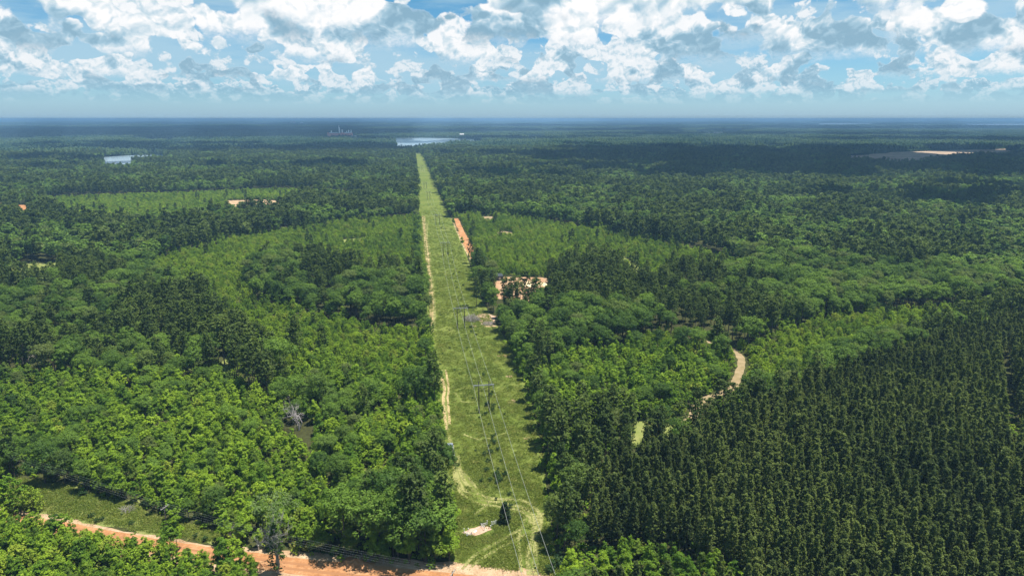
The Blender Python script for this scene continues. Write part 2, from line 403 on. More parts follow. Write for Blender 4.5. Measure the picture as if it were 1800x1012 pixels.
# ground: one sheet out past the horizon, rings around the point under the camera
rad = np.concatenate([[0.1, 60], np.linspace(100, 1000, 40), np.geomspace(1030, 60000, 210)])
ang = np.concatenate([np.linspace(-60, 60, 361), np.linspace(65, 295, 47)]) * math.pi / 180
RR, AA = np.meshgrid(rad, ang, indexing='ij'); V = np.stack([RR * np.sin(AA), RR * np.cos(AA)], -1).reshape(-1, 2)
na = len(ang); i = np.arange(len(rad) - 1)[:, None] * na; j = np.arange(na)[None]; j2 = (j + 1) % na
Fq = np.stack([i + j, i + j2, i + na + j2, i + na + j], -1).reshape(-1, 4)[:, ::-1]
g_ = link('ground', mesh_np('ground', np.column_stack([V, H(V)]), Fq, MT['forest_floor'], smooth=True))
tag(g_, 'forest floor reaching to the hazy horizon', kind='structure')

def resample(poly, step, jit=0.0, seed=0, closed=True):
    r = random.Random(seed); out = []; n = len(poly)
    for i in range(n if closed else n - 1):
        a, b = poly[i], poly[(i + 1) % n]; L = math.hypot(b[0] - a[0], b[1] - a[1]); k = max(1, int(L / step))
        for q in range(k): t = q / k; out.append((a[0] + (b[0] - a[0]) * t + r.uniform(-jit, jit), a[1] + (b[1] - a[1]) * t + r.uniform(-jit, jit)))
    if not closed: out.append(tuple(poly[-1]))
    return out
def sheet(name, poly, mat, z=.02, step=6, jit=1.2, label=None, kind='structure', follow=False):
    from mathutils.geometry import tessellate_polygon
    q = resample(poly, step, jit, len(poly)); tris = tessellate_polygon([[Vector((x, y, 0)) for x, y in q]])
    zz = H(np.array(q)) if follow else np.zeros(len(q))
    Vv = np.column_stack([np.array(q), zz + z]); T_ = np.array(tris)
    a, b, c = Vv[T_[:, 0], :2], Vv[T_[:, 1], :2], Vv[T_[:, 2], :2]
    flip = ((b[:, 0] - a[:, 0]) * (c[:, 1] - a[:, 1]) - (b[:, 1] - a[:, 1]) * (c[:, 0] - a[:, 0])) < 0
    T_[flip] = T_[flip][:, ::-1]
    return tag(link(name, mesh_np(name, Vv, T_, MT[mat])), label, kind=kind)
def smoothline(pts, step):
    P = [Vector((p[0], p[1], 0)) for p in pts]; out = []
    for i in range(len(P) - 1):
        p0, p1, p2, p3 = P[max(i - 1, 0)], P[i], P[i + 1], P[min(i + 2, len(P) - 1)]; k = max(1, int((p2 - p1).length / step))
        for q in range(k):
            t = q / k; out.append(.5 * ((2 * p1) + (p2 - p0) * t + (2 * p0 - 5 * p1 + 4 * p2 - p3) * t * t + (3 * p1 - p0 - 3 * p2 + p3) * t ** 3))
    out.append(P[-1]); return [(p.x, p.y) for p in out]
def ribbon(name, pts, width, mat, z, label, jit=0.0, step=3, off=0.0, seed=1, crown=0.0):
    L = smoothline(pts, step); r = random.Random(seed); V = []; Fq = []; ph = r.uniform(0, 6)
    for i, p in enumerate(L):
        a, b = L[max(i - 1, 0)], L[min(i + 1, len(L) - 1)]; dx, dy = b[0] - a[0], b[1] - a[1]; l = math.hypot(dx, dy) or 1; nx, ny = -dy / l, dx / l
        w_ = (width[0] + (width[1] - width[0]) * i / (len(L) - 1)) if hasattr(width, '__len__') else width
        o = off + math.sin(i * .11 + ph) * jit * .5
        h0 = float(H(np.array([p]))[0]) if math.hypot(*p) > 900 else 0.0
        for s in (-1, -.33, .33, 1):
            e = o + s * (w_ / 2) + r.uniform(-jit, jit) * .35 * (abs(s) == 1); V.append((p[0] + nx * e, p[1] + ny * e, h0 + z + (crown if abs(s) < 1 else 0)))
        if i:
            k = (i - 1) * 4
            for s in range(3): Fq.append((k + s, k + s + 4, k + s + 5, k + s + 1))
    return tag(link(name, mesh_np(name, V, Fq, MT[mat])), label, kind='structure')

# strip of grass: rows across it, following the land
A = smoothline(G(STRIP_L), 8); Bv = smoothline(G(STRIP_R), 8)
def by_y(L, y):
    q = np.array(L); o = np.argsort(q[:, 1]); return np.interp(y, q[o, 1], q[o, 0])
ys = np.concatenate([np.arange(132, 1000, 4.0), np.arange(1000, 2310, 12.0)])
xl, xr = by_y(A, ys) - 1.5, by_y(Bv, ys) + 1.5
tt = np.linspace(0, 1, 9); GX = xl[:, None] + (xr - xl)[:, None] * tt; GY = np.repeat(ys[:, None], 9, 1)
PP = np.stack([GX, GY], -1).reshape(-1, 2); zz = H(PP) + np.interp(PP[:, 1], [900, 1000, 1500, 2310], [.01, .3, 1.6, 3.2])
i = np.arange(len(ys) - 1)[:, None] * 9; j = np.arange(8)[None]
Fq = np.stack([i + j, i + j + 1, i + 10 + j, i + 9 + j], -1).reshape(-1, 4)
gs = link('mown_grass_strip', mesh_np('mown_grass_strip', np.column_stack([PP, zz]), Fq, MT['sheet_grass'], smooth=True)); tag(gs, 'mown yellow-green grass strip under the power line', kind='structure')
# roads, tracks, bare ground
ribbon('road_shoulder', ROAD, (6.0, 18), 'pale_sand', .016, 'pale sandy shoulder of the dirt road', jit=2.2, seed=4)
ribbon('dirt_road', ROAD, (4.8, 7.6), 'orange_dirt', .024, 'orange dirt road across the lower left', jit=.5, seed=5)
rm, rnt = material('rut'); g = rnt.n('ShaderNodeNewGeometry'); nz = rnt.noise(S(rnt, g.outputs['Position']), .3, 4, .6)
b_ = rnt.n('ShaderNodeBsdfDiffuse'); rnt.set(b_.inputs[0], rnt.mix(nz, (.23, .110, .05), (.31, .155, .075))); finish(rm, rnt, b_)
for o_ in (-1.1, 1.0): ribbon('wheel_rut', ROAD, .9, 'rut', .032, 'darker wheel rut worn into the orange dirt road', jit=.3, off=o_, seed=9)
ribbon('dirt_track', TRACK2, (5.0, 8.5), 'orange_dirt', .02, 'straight orange dirt track beside the grass strip', jit=1.0)
ribbon('track_verge', TRACK2, 1.6, 'track_bare', .03, 'yellow verge along the orange dirt track', jit=.4, off=-4.4)
ribbon('footpath', TRAIL, 3.6, 'tan_path', .02, 'tan footpath winding through the bright regrowth', jit=1.2)
sheet('dirt_yard', yard, 'yard_soil', .02, 8, 1.5, 'orange bare dirt yard beside the grass strip')
sheet('meadow', meadow, 'rough_grass', .012, 5, 1.5, 'rough grass clearing above the dirt road')
sheet('glade', glade, 'rough_grass', .02, 8, 3, 'small grass glade at far left')
sheet('bare_field', bare_a, 'pale_sand', .05, 12, 4, 'orange bare field in the woods at left')
sheet('bare_field', bare_b, 'orange_dirt', .05, 12, 3, 'small orange bare patch far left')
sheet('bare_field', bare_c, 'orange_dirt', .05, 12, 3, 'orange bare patch at the left edge')
for q, l_ in ((path_l, 'light grass lane in the regrowth'), (path_m, 'curved tan clearing in the regrowth'), (path_n, 'thin tan clearing in the regrowth'), (path_o, 'short light lane'), (path_p, 'light patch in the regrowth at left'), (gap_a, 'sunlit gap between the trees'), (gap_b, 'small sandy gap between the trees')):
    sheet('bare_patch', q, 'rough_grass' if q in (path_l, path_o, path_p, gap_a) else 'tan_path', .02, 6, 1.2, l_)
sheet('bare_patch', lane, 'rough_grass', .02, 6, 1.2, 'light grass opening between plantation and young wood')
sheet('dug_soil', dig, 'pink_dirt', .03, 3, .8, 'reddish dug soil beside the brush pile')
for (px, py, rx, ry) in ((884, 625, 10, 3), (896, 661, 6, 2.5), (832, 573, 6, 2), (928, 770, 7, 2), (862, 573, 12, 2.2), (900, 705, 8, 4)):
    cx, cy = at(px, py); k = CAMH / math.sin(math.atan((py - 506) / F) + PITCH) / F
    sheet('sand_patch', [(cx + math.cos(t) * rx * k, cy + math.sin(t) * ry * k * 2.2) for t in np.arange(0, 6.2, .7)], 'pale_sand', .03, 1.5, .5, 'pale sandy patch in the grass strip')
for q, l_ in ((lake, 'pale lake behind the end of the grass strip'), (river, 'bend of the pale river at far left'), (lake_b, 'thin far lake below the horizon'), (lake_c, 'far lake at the right edge')):
    sheet('lake' if q is not river else 'river', q, 'lake_water', .6, 60, 8, l_)
sheet('cleared_field', field, 'cleared_field', .5, 40, 12, 'brown cleared field in the far woods at right')
for q in fields_far: sheet('far_field', q, 'cleared_field' if q is fields_far[1] else 'rough_grass', .6, 80, 10, 'pale far field between woods')
# wheel tracks in the grass
TR = [([(752, 390), (750, 430), (756, 480), (762, 520), (764, 560), (760, 585)], 'track_dry', 1.2), ([(760, 560), (757, 570), (756, 580), (760, 600)], 'track_bare', 1.0),
      ([(776, 650), (781, 680), (779, 700), (782, 720), (785, 750), (792, 775), (799, 800), (802, 830), (815, 860), (845, 877), (880, 883), (915, 890), (938, 905), (940, 920), (935, 945), (928, 975), (930, 1010)], 'track_dry', 1.4),
      ([(783, 650), (788, 680), (787, 700), (789, 720), (791, 745)], 'track_bare', .9), ([(776, 665), (781, 684), (779, 700), (781, 728), (786, 755)], 'track_bare', 1.1),
      ([(806, 800), (808, 820), (820, 850), (848, 871), (882, 877), (920, 880), (944, 896), (950, 915), (944, 950), (936, 1010)], 'track_dry', 1.3),
      ([(798, 800), (800, 840), (812, 868), (842, 885), (878, 890), (910, 896), (930, 908), (932, 920), (905, 935), (870, 955), (835, 975), (812, 1000)], 'track_dry', 1.0),
      ([(945, 905), (938, 928), (910, 946), (875, 965), (842, 985), (822, 1002)], 'track_dry', 1.0), ([(952, 900), (950, 925), (940, 960), (944, 1010)], 'track_dry', 1.1), ([(926, 905), (918, 925), (912, 950), (918, 1005)], 'track_dry', .8),
      ([(815, 763), (840, 772), (870, 768), (890, 760)], 'track_dry', .8), ([(800, 690), (812, 706), (835, 706)], 'track_dry', .4), ([(805, 820), (820, 835), (838, 858)], 'track_dry', .8), ([(833, 905), (850, 893), (862, 880)], 'track_dry', .7)]
for k, (q, mt, wd) in enumerate(TR): ribbon('wheel_track', G(q), wd, mt, .05 + .006 * k, 'worn wheel track in the mown grass strip', jit=.25, step=2, seed=k)
for s in (0, 1, 2): ribbon('edge_track', G([(743 + s * 2, 380), (747 + s * 3, 430), (753 + s * 3, 480), (757 + s * 3, 530), (758 + s * 3, 570)]), 1.3, 'track_bare' if s != 2 else 'track_dry', .14 + .006 * s, 'worn track along the edge of the grass strip', jit=.5, seed=30 + s)

# ---------------------------------------------------------------- crowns
def quads(C, Nn, size, asp=1.0, shape='diamond', r=rng):
    """one leaf spray (a kite of four corners) at every C, facing Nn"""
    n = len(C); Nn = Nn / np.linalg.norm(Nn, axis=1, keepdims=True); t = np.cross(Nn, r.normal(size=(n, 3))); t /= np.linalg.norm(t, axis=1, keepdims=True) + 1e-9
    b = np.cross(Nn, t); s = (size * r.uniform(.6, 1.3, n))[:, None] if np.ndim(size) == 0 else size[:, None]
    V = np.stack([C - t * s, C - b * s * asp * .6 + Nn * s * .12, C + t * s, C + b * s * asp * .6 + Nn * s * .12], 1).reshape(-1, 3)
    return V, np.arange(4 * n).reshape(n, 4)
def crown_broad(h, rad, base, nclump, nleaf, ls, r, lob=6, squash=.8, pointed=0.0):
    L = []
    for i in range(lob):
        a = i * 2.4 + r.uniform(0, 1); zf = r.uniform(.05, .95) ; rr = rad * (.50 if pointed == 0 else .62 * (1 - zf * pointed)) * r.uniform(.6, 1.1)
        L.append((math.cos(a) * rr, math.sin(a) * rr, base + (h - base) * (.22 + .55 * zf), rad * r.uniform(.38, .62) * (1 - zf * pointed * .6)))
    L.append((0, 0, base + (h - base) * .72, rad * .55 * (1 - pointed * .4)))
    if pointed: L.append((0, 0, h - rad * .35, rad * .35))
    L = np.array(L); pick = r.choice(len(L), nclump, p=L[:, 3] ** 2 / (L[:, 3] ** 2).sum())
    d = r.normal(size=(nclump, 3)); d[:, 2] = np.abs(d[:, 2]) * 1.1 - .45 * r.random(nclump) ; d /= np.linalg.norm(d, axis=1, keepdims=True)
    cc = L[pick, :3] + d * (L[pick, 3:4] * r.uniform(.75, 1.05, (nclump, 1))) * np.array([1, 1, squash])
    # clumps inside other lobes are dropped so that the form stays open
    cr = rad * r.uniform(.10, .19, nclump)
    per = nleaf // nclump; dd = r.normal(size=(nclump, per, 3)); dd[..., 2] = dd[..., 2] * .8 + .25; dd /= np.linalg.norm(dd, axis=2, keepdims=True)
    C = (cc[:, None] + dd * cr[:, None, None] * r.uniform(.6, 1.15, (nclump, per, 1))).reshape(-1, 3)
    Nn = (dd * .9 + d[:, None] * .45 + np.array([0, 0, .55]) + r.normal(size=dd.shape) * .30).reshape(-1, 3)
    tint = np.repeat(r.random(nclump), per) * .55 + r.random(nclump * per) * .45
    C[:, 2] = np.maximum(C[:, 2], .15)
    V, Fq = quads(C, Nn, ls, .9, r=r); return V, Fq, tint
def crown_pine(h, rad, base, whorls, per, tufts, ls, r, round_top=.0, droop=.0, gap=0.0):
    C = []; Nn = []; tint = []
    for i in range(whorls):
        f = (i + r.uniform(.1, .9)) / whorls; z = base + (h - base) * f
        prof = (1 - f) ** (.75 if round_top == 0 else .38) * (min(1, .45 + f * 3) if round_top == 0 else min(1, .55 + f * 1.6))
        for k in range(per):
            if r.random() < gap: continue
            a = r.uniform(0, 6.283); R_ = rad * prof * r.uniform(.65, 1.15) + .12; up = .35 + .45 * f - droop
            tb = r.random()
            for q in range(tufts):
                t = .45 + .6 * (q + r.random()) / tufts; p = np.array([math.cos(a) * R_ * t, math.sin(a) * R_ * t, z + R_ * t * up * .6]) + r.normal(size=3) * ls * .5
                m_ = 5; dd = r.normal(size=(m_, 3)) + np.array([math.cos(a) * .5, math.sin(a) * .5, .75]); dd /= np.linalg.norm(dd, axis=1, keepdims=True)
                C.append(p + dd * ls * .45); Nn.append(np.cross(dd, r.normal(size=(m_, 3))) * .6 + dd * .5 + np.array([0, 0, .75])); tint.append(np.full(m_, tb * .4) + r.random(m_) * .5 + .12 * (t > .85))
    top = np.array([[0, 0, h - ls * q] for q in range(4)]) + r.normal(size=(4, 3)) * .1; C.append(top); Nn.append(r.normal(size=(4, 3)) + np.array([0, 0, .3])); tint.append(np.full(4, .9))
    C = np.concatenate(C); Nn = np.concatenate(Nn); C[:, 2] = np.maximum(C[:, 2], .1)
    V, Fq = quads(C, Nn, ls, .8, r=r); return V, Fq, np.concatenate(tint)
def trunk_mesh(h, r0, limbs, r, k=6, spread=.3, base=.35, mat='bark'):
    mb = MB(); b = (r.normal(size=2) * h * .012); pts = [(b[0] * math.sin(t * 2.2), b[1] * t, h * .92 * t) for t in np.linspace(0, 1, 6)]
    mb.tube(pts, [r0 * (1.25 if i == 0 else 1 - .8 * i / 5) for i in range(6)], k)
    for i in range(limbs):
        t = base + (.88 - base) * (i + .5) / limbs; a = i * 2.4 + r.uniform(0, .8); L = h * spread * (1.05 - t * .6) * r.uniform(.7, 1.2); z = h * .92 * t
        q = [(b[0] * math.sin(t * 2.2), b[1] * t, z), (math.cos(a) * L * .5, math.sin(a) * L * .5, z + L * .28), (math.cos(a) * L, math.sin(a) * L, z + L * .62)]
        mb.tube(q, [r0 * .38 * (1.1 - t), r0 * .24 * (1.1 - t), r0 * .08], 4)
    me = bpy.data.meshes.new('trunk'); me.from_pydata([tuple(map(float, v)) for v in mb.v], [], mb.f); me.update(); me.materials.append(MT[mat]); return me
def cm(name, mat, t): V, Fq, ti = t; return mesh_np(name, V, Fq, MT[mat], tint=ti)
KINDS = {}
def make(kind, n, fc, ft, fl, mat):
    near = []; low = []
    for i in range(n):
        r = np.random.default_rng(hash(kind) % 1000 if False else sum(map(ord, kind)) * 31 + i)
        near.append((cm('crown', mat, fc(r)), ft(r))); low.append(cm(kind + '_far_crown', mat, fl(r)))
    KINDS[kind] = (near, low)
U_ = lambda r, a, b: r.uniform(a, b)
make('broadleaf_tree', 7, lambda r: crown_broad(U_(r, 14, 17), U_(r, 4.2, 5.6), 3.2, 170, 5400, .24, r, lob=9),
     lambda r: trunk_mesh(13, .26, 7, r, base=.3), lambda r: crown_broad(U_(r, 14, 17), U_(r, 4.2, 5.6), 3.5, 60, 600, .72, r, lob=7), 'broadleaf')
make('mature_pine', 6, lambda r: crown_pine(U_(r, 18, 21), U_(r, 3.2, 4.2), 8, 15, 6, 4, .42, r, round_top=1, gap=.12),
     lambda r: trunk_mesh(18.5, .22, 8, r, base=.45, spread=.16), lambda r: crown_pine(U_(r, 18, 21), U_(r, 3.2, 4.2), 8, 9, 5, 2, .95, r, round_top=1), 'mature_pine')
make('plantation_pine', 9, lambda r: crown_pine(U_(r, 13.5, 15.2), U_(r, 1.7, 2.25), 4.5, 21, 6, 4, .25, r, gap=.05),
     lambda r: trunk_mesh(14, .12, 5, r, base=.45, spread=.10), lambda r: crown_pine(U_(r, 13.5, 15.5), U_(r, 1.9, 2.5), 4.5, 10, 4, 3, .62, r), 'plantation')
make('young_pine', 6, lambda r: crown_pine(U_(r, 4.6, 6.0), U_(r, 1.8, 2.4), .3, 13, 7, 4, .24, r, round_top=1, gap=.05),
     lambda r: trunk_mesh(5.2, .07, 4, r, base=.2, spread=.2), lambda r: crown_pine(U_(r, 4.6, 6), U_(r, 1.8, 2.4), .3, 7, 6, 2, .48, r, round_top=1), 'young_pine')
make('sapling_tree', 7, lambda r: crown_broad(U_(r, 7.5, 9.8), U_(r, 2.0, 3.0), 1.0, 130, 3900, .185, r, lob=10, pointed=.65),
     lambda r: trunk_mesh(7.5, .10, 6, r, base=.2), lambda r: crown_broad(U_(r, 7.5, 9.5), U_(r, 2.2, 3.0), 1.0, 45, 420, .55, r, lob=7, pointed=.6), 'sapling')
# bushes
make('bush', 4, lambda r: crown_broad(1.6, 1.0, .1, 30, 420, .16, r, lob=4), lambda r: trunk_mesh(1.1, .03, 4, r, base=.1), lambda r: crown_broad(1.6, 1.0, .1, 20, 100, .3, r, lob=4), 'bush')

# ---------------------------------------------------------------- stands of trees
Z4 = 4.0
R1 = G([(78, 343), (330, 336), (480, 329), (600, 333), (640, 345), (600, 352), (510, 350), (400, 352), (400, 378), (250, 395), (130, 392), (80, 365)], 5)
R2 = G([(250, 462), (300, 442), (400, 418), (500, 400), (600, 386), (739, 374), (746, 440), (750, 480), (640, 478), (560, 455), (470, 452), (430, 480), (450, 520), (560, 545), (650, 560), (757, 572), (766, 610), (772, 640), (700, 650), (620, 650), (560, 610), (500, 640), (430, 600), (390, 560), (350, 515), (290, 490)], 5)
R4 = G([(795, 372), (870, 372), (960, 384), (1060, 402), (1150, 420), (1260, 440), (1333, 462), (1320, 478), (1240, 470), (1180, 480), (1150, 500), (1120, 490), (1060, 472), (1000, 465), (960, 478), (880, 480), (850, 466), (830, 430), (806, 395)], 5)
R6 = G([(1150, 578), (1230, 592), (1330, 600), (1350, 582), (1440, 556), (1560, 540), (1700, 527), (1800, 508), (2300, 440), (2300, 500), (1800, 540), (1690, 565), (1600, 590), (1500, 620), (1420, 643), (1340, 685), (1265, 725), (1180, 742), (1105, 755), (1095, 720), (1180, 690), (1270, 650), (1290, 625), (1200, 610), (1100, 600)], 4)
R5 = G([(935, 650), (1000, 610), (1090, 590), (1150, 600), (1270, 620), (1280, 650), (1180, 690), (1095, 722), (1060, 740), (980, 750), (950, 700)], 7)
R3 = G([(-200, 650), (150, 640), (250, 655), (330, 645), (400, 640), (470, 690), (540, 700), (620, 720), (700, 690), (782, 690), (788, 800), (720, 830), (640, 850), (600, 900), (560, 955), (480, 960), (380, 930), (300, 900), (180, 850), (60, 800), (-200, 770)], 8)
R3b = G([(500, 640), (560, 605), (620, 645), (772, 635), (780, 690), (700, 690), (620, 700), (540, 690), (470, 670)], 7)
R7 = G([(1300, 505), (1480, 480), (1800, 450), (2300, 400), (2300, 430), (1800, 500), (1560, 540), (1400, 555)], 10)
PL = G([(1028, 1150), (1030, 900), (1055, 810), (1105, 768), (1180, 748), (1262, 730), (1340, 690), (1425, 646), (1500, 622), (1600, 592), (1690, 567), (1800, 538), (2300, 440), (2600, 1150)], 14)
FG = [(x, y) for x, y in G([(-300, 850), (-60, 862), (20, 900), (60, 925), (110, 938), (180, 965), (345, 987), (450, 1002), (480, 1100), (-400, 1200)], 0)]
FG2 = G([(985, 1000), (1010, 960), (1060, 950), (1150, 955), (1230, 970), (1290, 985), (1320, 1060), (960, 1060)], 4)
CLEAR = [lane, fan, yard_view, bare_view, strip, yard, meadow, glade, bare_a, bare_b, bare_c, path_l, path_m, path_n, path_o, path_p, gap_a, gap_b, dig, lake, river, lake_b, lake_c, field] + fields_far
TRUCKROOM = G([(782, 768), (812, 768), (812, 890), (788, 890), (780, 830)]); CLEAR.append(TRUCKROOM)
NOTREE = G([(450, 1004), (700, 1030), (985, 1014), (1010, 1400), (440, 1400)]); CLEAR.append(NOTREE)
LINES = [(ROAD, 4.4), (TRACK2, 4.6), (TRAIL, 3.0), ([(x - .35 * x / y * 5, y - 5) for x, y in TRAIL], 3.6)]
def allowed(P, m=0.0):
    ok = np.ones(len(P), bool)
    for q in CLEAR:
        ok &= ~inside(P, q)
    if m > 0:
        near = ok & (np.hypot(P[:, 0], P[:, 1]) < 1100)
        if near.any():
            d = dist_line(P[near], strip, True); k = np.where(near)[0]; ok[k[d < m]] = False
    for q, w_ in LINES:
        near = np.where(ok & (np.hypot(P[:, 0], P[:, 1]) < 900))[0]
        if len(near): d = dist_line(P[near], q); ok[near[d < w_ + m * .5]] = False
    return ok
def grid(step, dmin, dmax, az=43.0, jit=.42, rot=0.0, seed=0, ymin=100):
    r = np.random.default_rng(seed); n = int(dmax / step) + 2
    gx, gy = np.meshgrid(np.arange(-n, n + 1) * step, np.arange(-n, n + 1) * step)
    P = np.stack([gx.ravel(), gy.ravel()], 1); c, s = math.cos(rot), math.sin(rot); P = P @ np.array([[c, s], [-s, c]]); P = P + r.uniform(-jit, jit, P.shape) * step
    d = np.hypot(P[:, 0], P[:, 1]); a = np.abs(np.degrees(np.arctan2(P[:, 0], P[:, 1])))
    return P[(d > dmin) & (d < dmax) & (a < az + 8 * (d < 400)) & (P[:, 1] > ymin)]
def nz2(P, s, k=0.0): return np.clip(fbm(P[:, 0] + 311 * k, P[:, 1] - 97 * k, s) * .9 + .5 + fbm(P[:, 1] + 70 * k, P[:, 0], s * .37) * .25, 0, 1)
POP = {k: [] for k in KINDS}   # rows: x, y, scale, zone number
def put(kind, P, lo, hi, zone, seed=0):
    r = np.random.default_rng(seed + len(P)); POP[kind].append(np.column_stack([P, r.uniform(lo, hi, len(P)), np.full(len(P), zone)]))
# pines of the plantation, in rows
P = grid(2.75, 100, 760, 50, .30, R(24), 3, 90); P = P[inside(P, PL) & ~inside(P, FG2)]; P = P[allowed(P, 1.0)]
gapl = G([(1772, 600), (1782, 760)], 10); P = P[dist_line(P, gapl) > 2.2]
P = P[(rng.random(len(P)) > .08) & ((nz2(P, 38, 12) > .10) | (np.hypot(P[:, 0], P[:, 1]) < 270))]; put('plantation_pine', P, .82, 1.12, 1); POP['plantation_pine'][-1][:, 2] *= .92 + .16 * nz2(P, 60, 13)
# regrowth
REG = [R1, R2, R4, R6]
P = grid(3.0, 120, 1160, 46, .45, .3, 5); ok = np.zeros(len(P), bool)
for q in REG: ok |= inside(P, q)
P = P[ok]; P = P[allowed(P, .8)]
n1 = nz2(P, 120, 1); rr = rng.random(len(P)); P, n1, rr = P[rr > .28], n1[rr > .28], rr[rr > .28]; isy = (rng.random(len(P)) < .42 + .35 * (n1 > .5))
put('young_pine', P[isy], .6, 1.15, 2); put('sapling_tree', P[~isy], .36, .70, 2)
scat = P[rng.random(len(P)) < .007]; put('mature_pine', scat, .45, .65, 2)
# taller bright saplings and mixed young woods
P = grid(3.4, 100, 700, 50, .45, .7, 6, 90); m3 = inside(P, R3) | inside(P, R3b) | inside(P, R5); P = P[m3]; P = P[allowed(P, 1.3)]
n1 = nz2(P, 90, 2); q_ = rng.random(len(P)); a_ = q_ < .62; b_m = (~a_) & (q_ < .84) & (n1 > .35); c_m = (~a_) & (q_ >= .86)
put('sapling_tree', P[a_], .58, 1.15, 3); put('broadleaf_tree', P[b_m][::2], .42, .72, 3); put('young_pine', P[c_m], .9, 1.5, 3)
# foreground thicket under the road
P = grid(3.0, 90, 260, 60, .45, .2, 8, 70); P = P[inside(P, FG)]; P = P[allowed(P, .6)]; q_ = rng.random(len(P))
put('sapling_tree', P[q_ < .72], .55, .95, 4); put('young_pine', P[q_ >= .72], .8, 1.35, 4)
P = grid(3.4, 90, 260, 60, .45, .2, 9, 70); P = P[inside(P, FG2)]; P = P[allowed(P, .6)]; put('sapling_tree', P, .5, .95, 5)
# all other woods to 2.4 km: mature broadleaf and pine
P = grid(6.4, 100, 2450, 43, .45, .1, 11, 90)
ex = inside(P, PL) | inside(P, R3) | inside(P, R3b) | inside(P, R5) | inside(P, FG) | inside(P, FG2)
for q in REG: ex |= inside(P, q)
P = P[~ex]; P = P[allowed(P, 2.3)]
n1 = nz2(P, 260, 4); n2 = nz2(P, 900, 7); pine = (rng.random(len(P)) < np.clip((n1 - .5) * 3 + .42 + .3 * (n2 - .5), .06, .93)) & ~inside(P, R7)
hs = .85 + .35 * nz2(P, 140, 9); 
for kk, mk, lo, hi in (('mature_pine', pine, .72, 1.08), ('broadleaf_tree', ~pine, .72, 1.18)):
    put(kk, P[mk], lo, hi, 6); POP[kk][-1][:, 2] *= hs[mk]
fill = grid(5.4, 100, 900, 43, .45, .9, 12, 90); exf = inside(fill, PL) | inside(fill, R3) | inside(fill, FG) | inside(fill, FG2) | inside(fill, R5)
for q in REG: exf |= inside(fill, q)
fill = fill[~exf]; fill = fill[allowed(fill, 1.0)]; fill = fill[nz2(fill, 200, 3) < .62]; put('sapling_tree', fill, .6, 1.1, 6)
# strip edges: a ragged line of taller trees on both sides
for L, sgn in ((A, -1), (Bv, 1)):
    q = np.array(smoothline(L, 5.0)); q = q[(q[:, 1] > 150) & (q[:, 1] < 1300)]; q = q + np.column_stack([sgn * (3.4 + rng.random(len(q)) * 3.0), rng.uniform(-2, 2, len(q))])
    q = q[allowed(q, 1.5)]; k = rng.random(len(q)); put('broadleaf_tree', q[k < .38], .45, .85, 7); put('sapling_tree', q[(k >= .38) & (k < .8)], .7, 1.2, 7)
# tall dark trees at the corner where strip and road meet
cor = np.array([at(x, y) for x, y in ((770, 975), (748, 985), (722, 980), (735, 955), (765, 945), (700, 975), (762, 932), (742, 925), (690, 950), (735, 900), (668, 975))])
put('broadleaf_tree', cor, 1.05, 1.35, 8)
cor2 = cor[::2] + rng.normal(size=(6, 2)) * 2.2; cor2 = np.concatenate([cor2, np.array([at(x, y) for x, y in ((700, 985), (720, 990), (745, 990), (765, 988), (785, 975), (790, 950), (680, 985), (660, 983), (792, 925), (790, 985))])]); put('sapling_tree', cor2, .7, 1.25, 8)
# hand-set trees: pixel of the foot, kind, scale
SPOT = [((1045, 790), 'mature_pine', 1.15), ((1062, 812), 'mature_pine', 1.05), ((1020, 770), 'mature_pine', 1.0), ((1075, 770), 'mature_pine', .95), ((1010, 905), 'broadleaf_tree', 1.1), ((1000, 870), 'broadleaf_tree', .9),
        ((395, 640), 'mature_pine', 1.2), ((372, 622), 'mature_pine', 1.15), ((430, 628), 'mature_pine', 1.2), ((458, 640), 'mature_pine', 1.0), ((345, 610), 'mature_pine', 1.1), ((500, 700), 'mature_pine', 1.0), ((470, 692), 'mature_pine', .9),
        ((840, 500), 'mature_pine', .9), ((845, 520), 'mature_pine', .95), ((838, 540), 'mature_pine', .9), ((846, 480), 'mature_pine', .85), ((1050, 500), 'mature_pine', .8), ((1075, 505), 'mature_pine', .8), ((1065, 492), 'mature_pine', .8),
        ((28, 900), 'young_pine', 1.9), ((8, 905), 'young_pine', 1.9), ((115, 950), 'young_pine', 1.5), ((240, 985), 'sapling_tree', .8), ((312, 965), 'sapling_tree', 1.25), ((300, 975), 'sapling_tree', 1.2), ((395, 1010), 'sapling_tree', 1.2), ((410, 1000), 'young_pine', 1.5),
        ((60, 900), 'young_pine', 1.4), ((228, 958), 'bush', 1.6), ((595, 860), 'broadleaf_tree', .8), ((565, 850), 'broadleaf_tree', .8), ((80, 850), 'broadleaf_tree', .95), ((115, 850), 'broadleaf_tree', .8), ((20, 840), 'broadleaf_tree', 1.0), ((150, 862), 'broadleaf_tree', .7)]
for (px, py), k, s in SPOT: POP[k].append(np.array([[*at(px, py), s, 9]]))
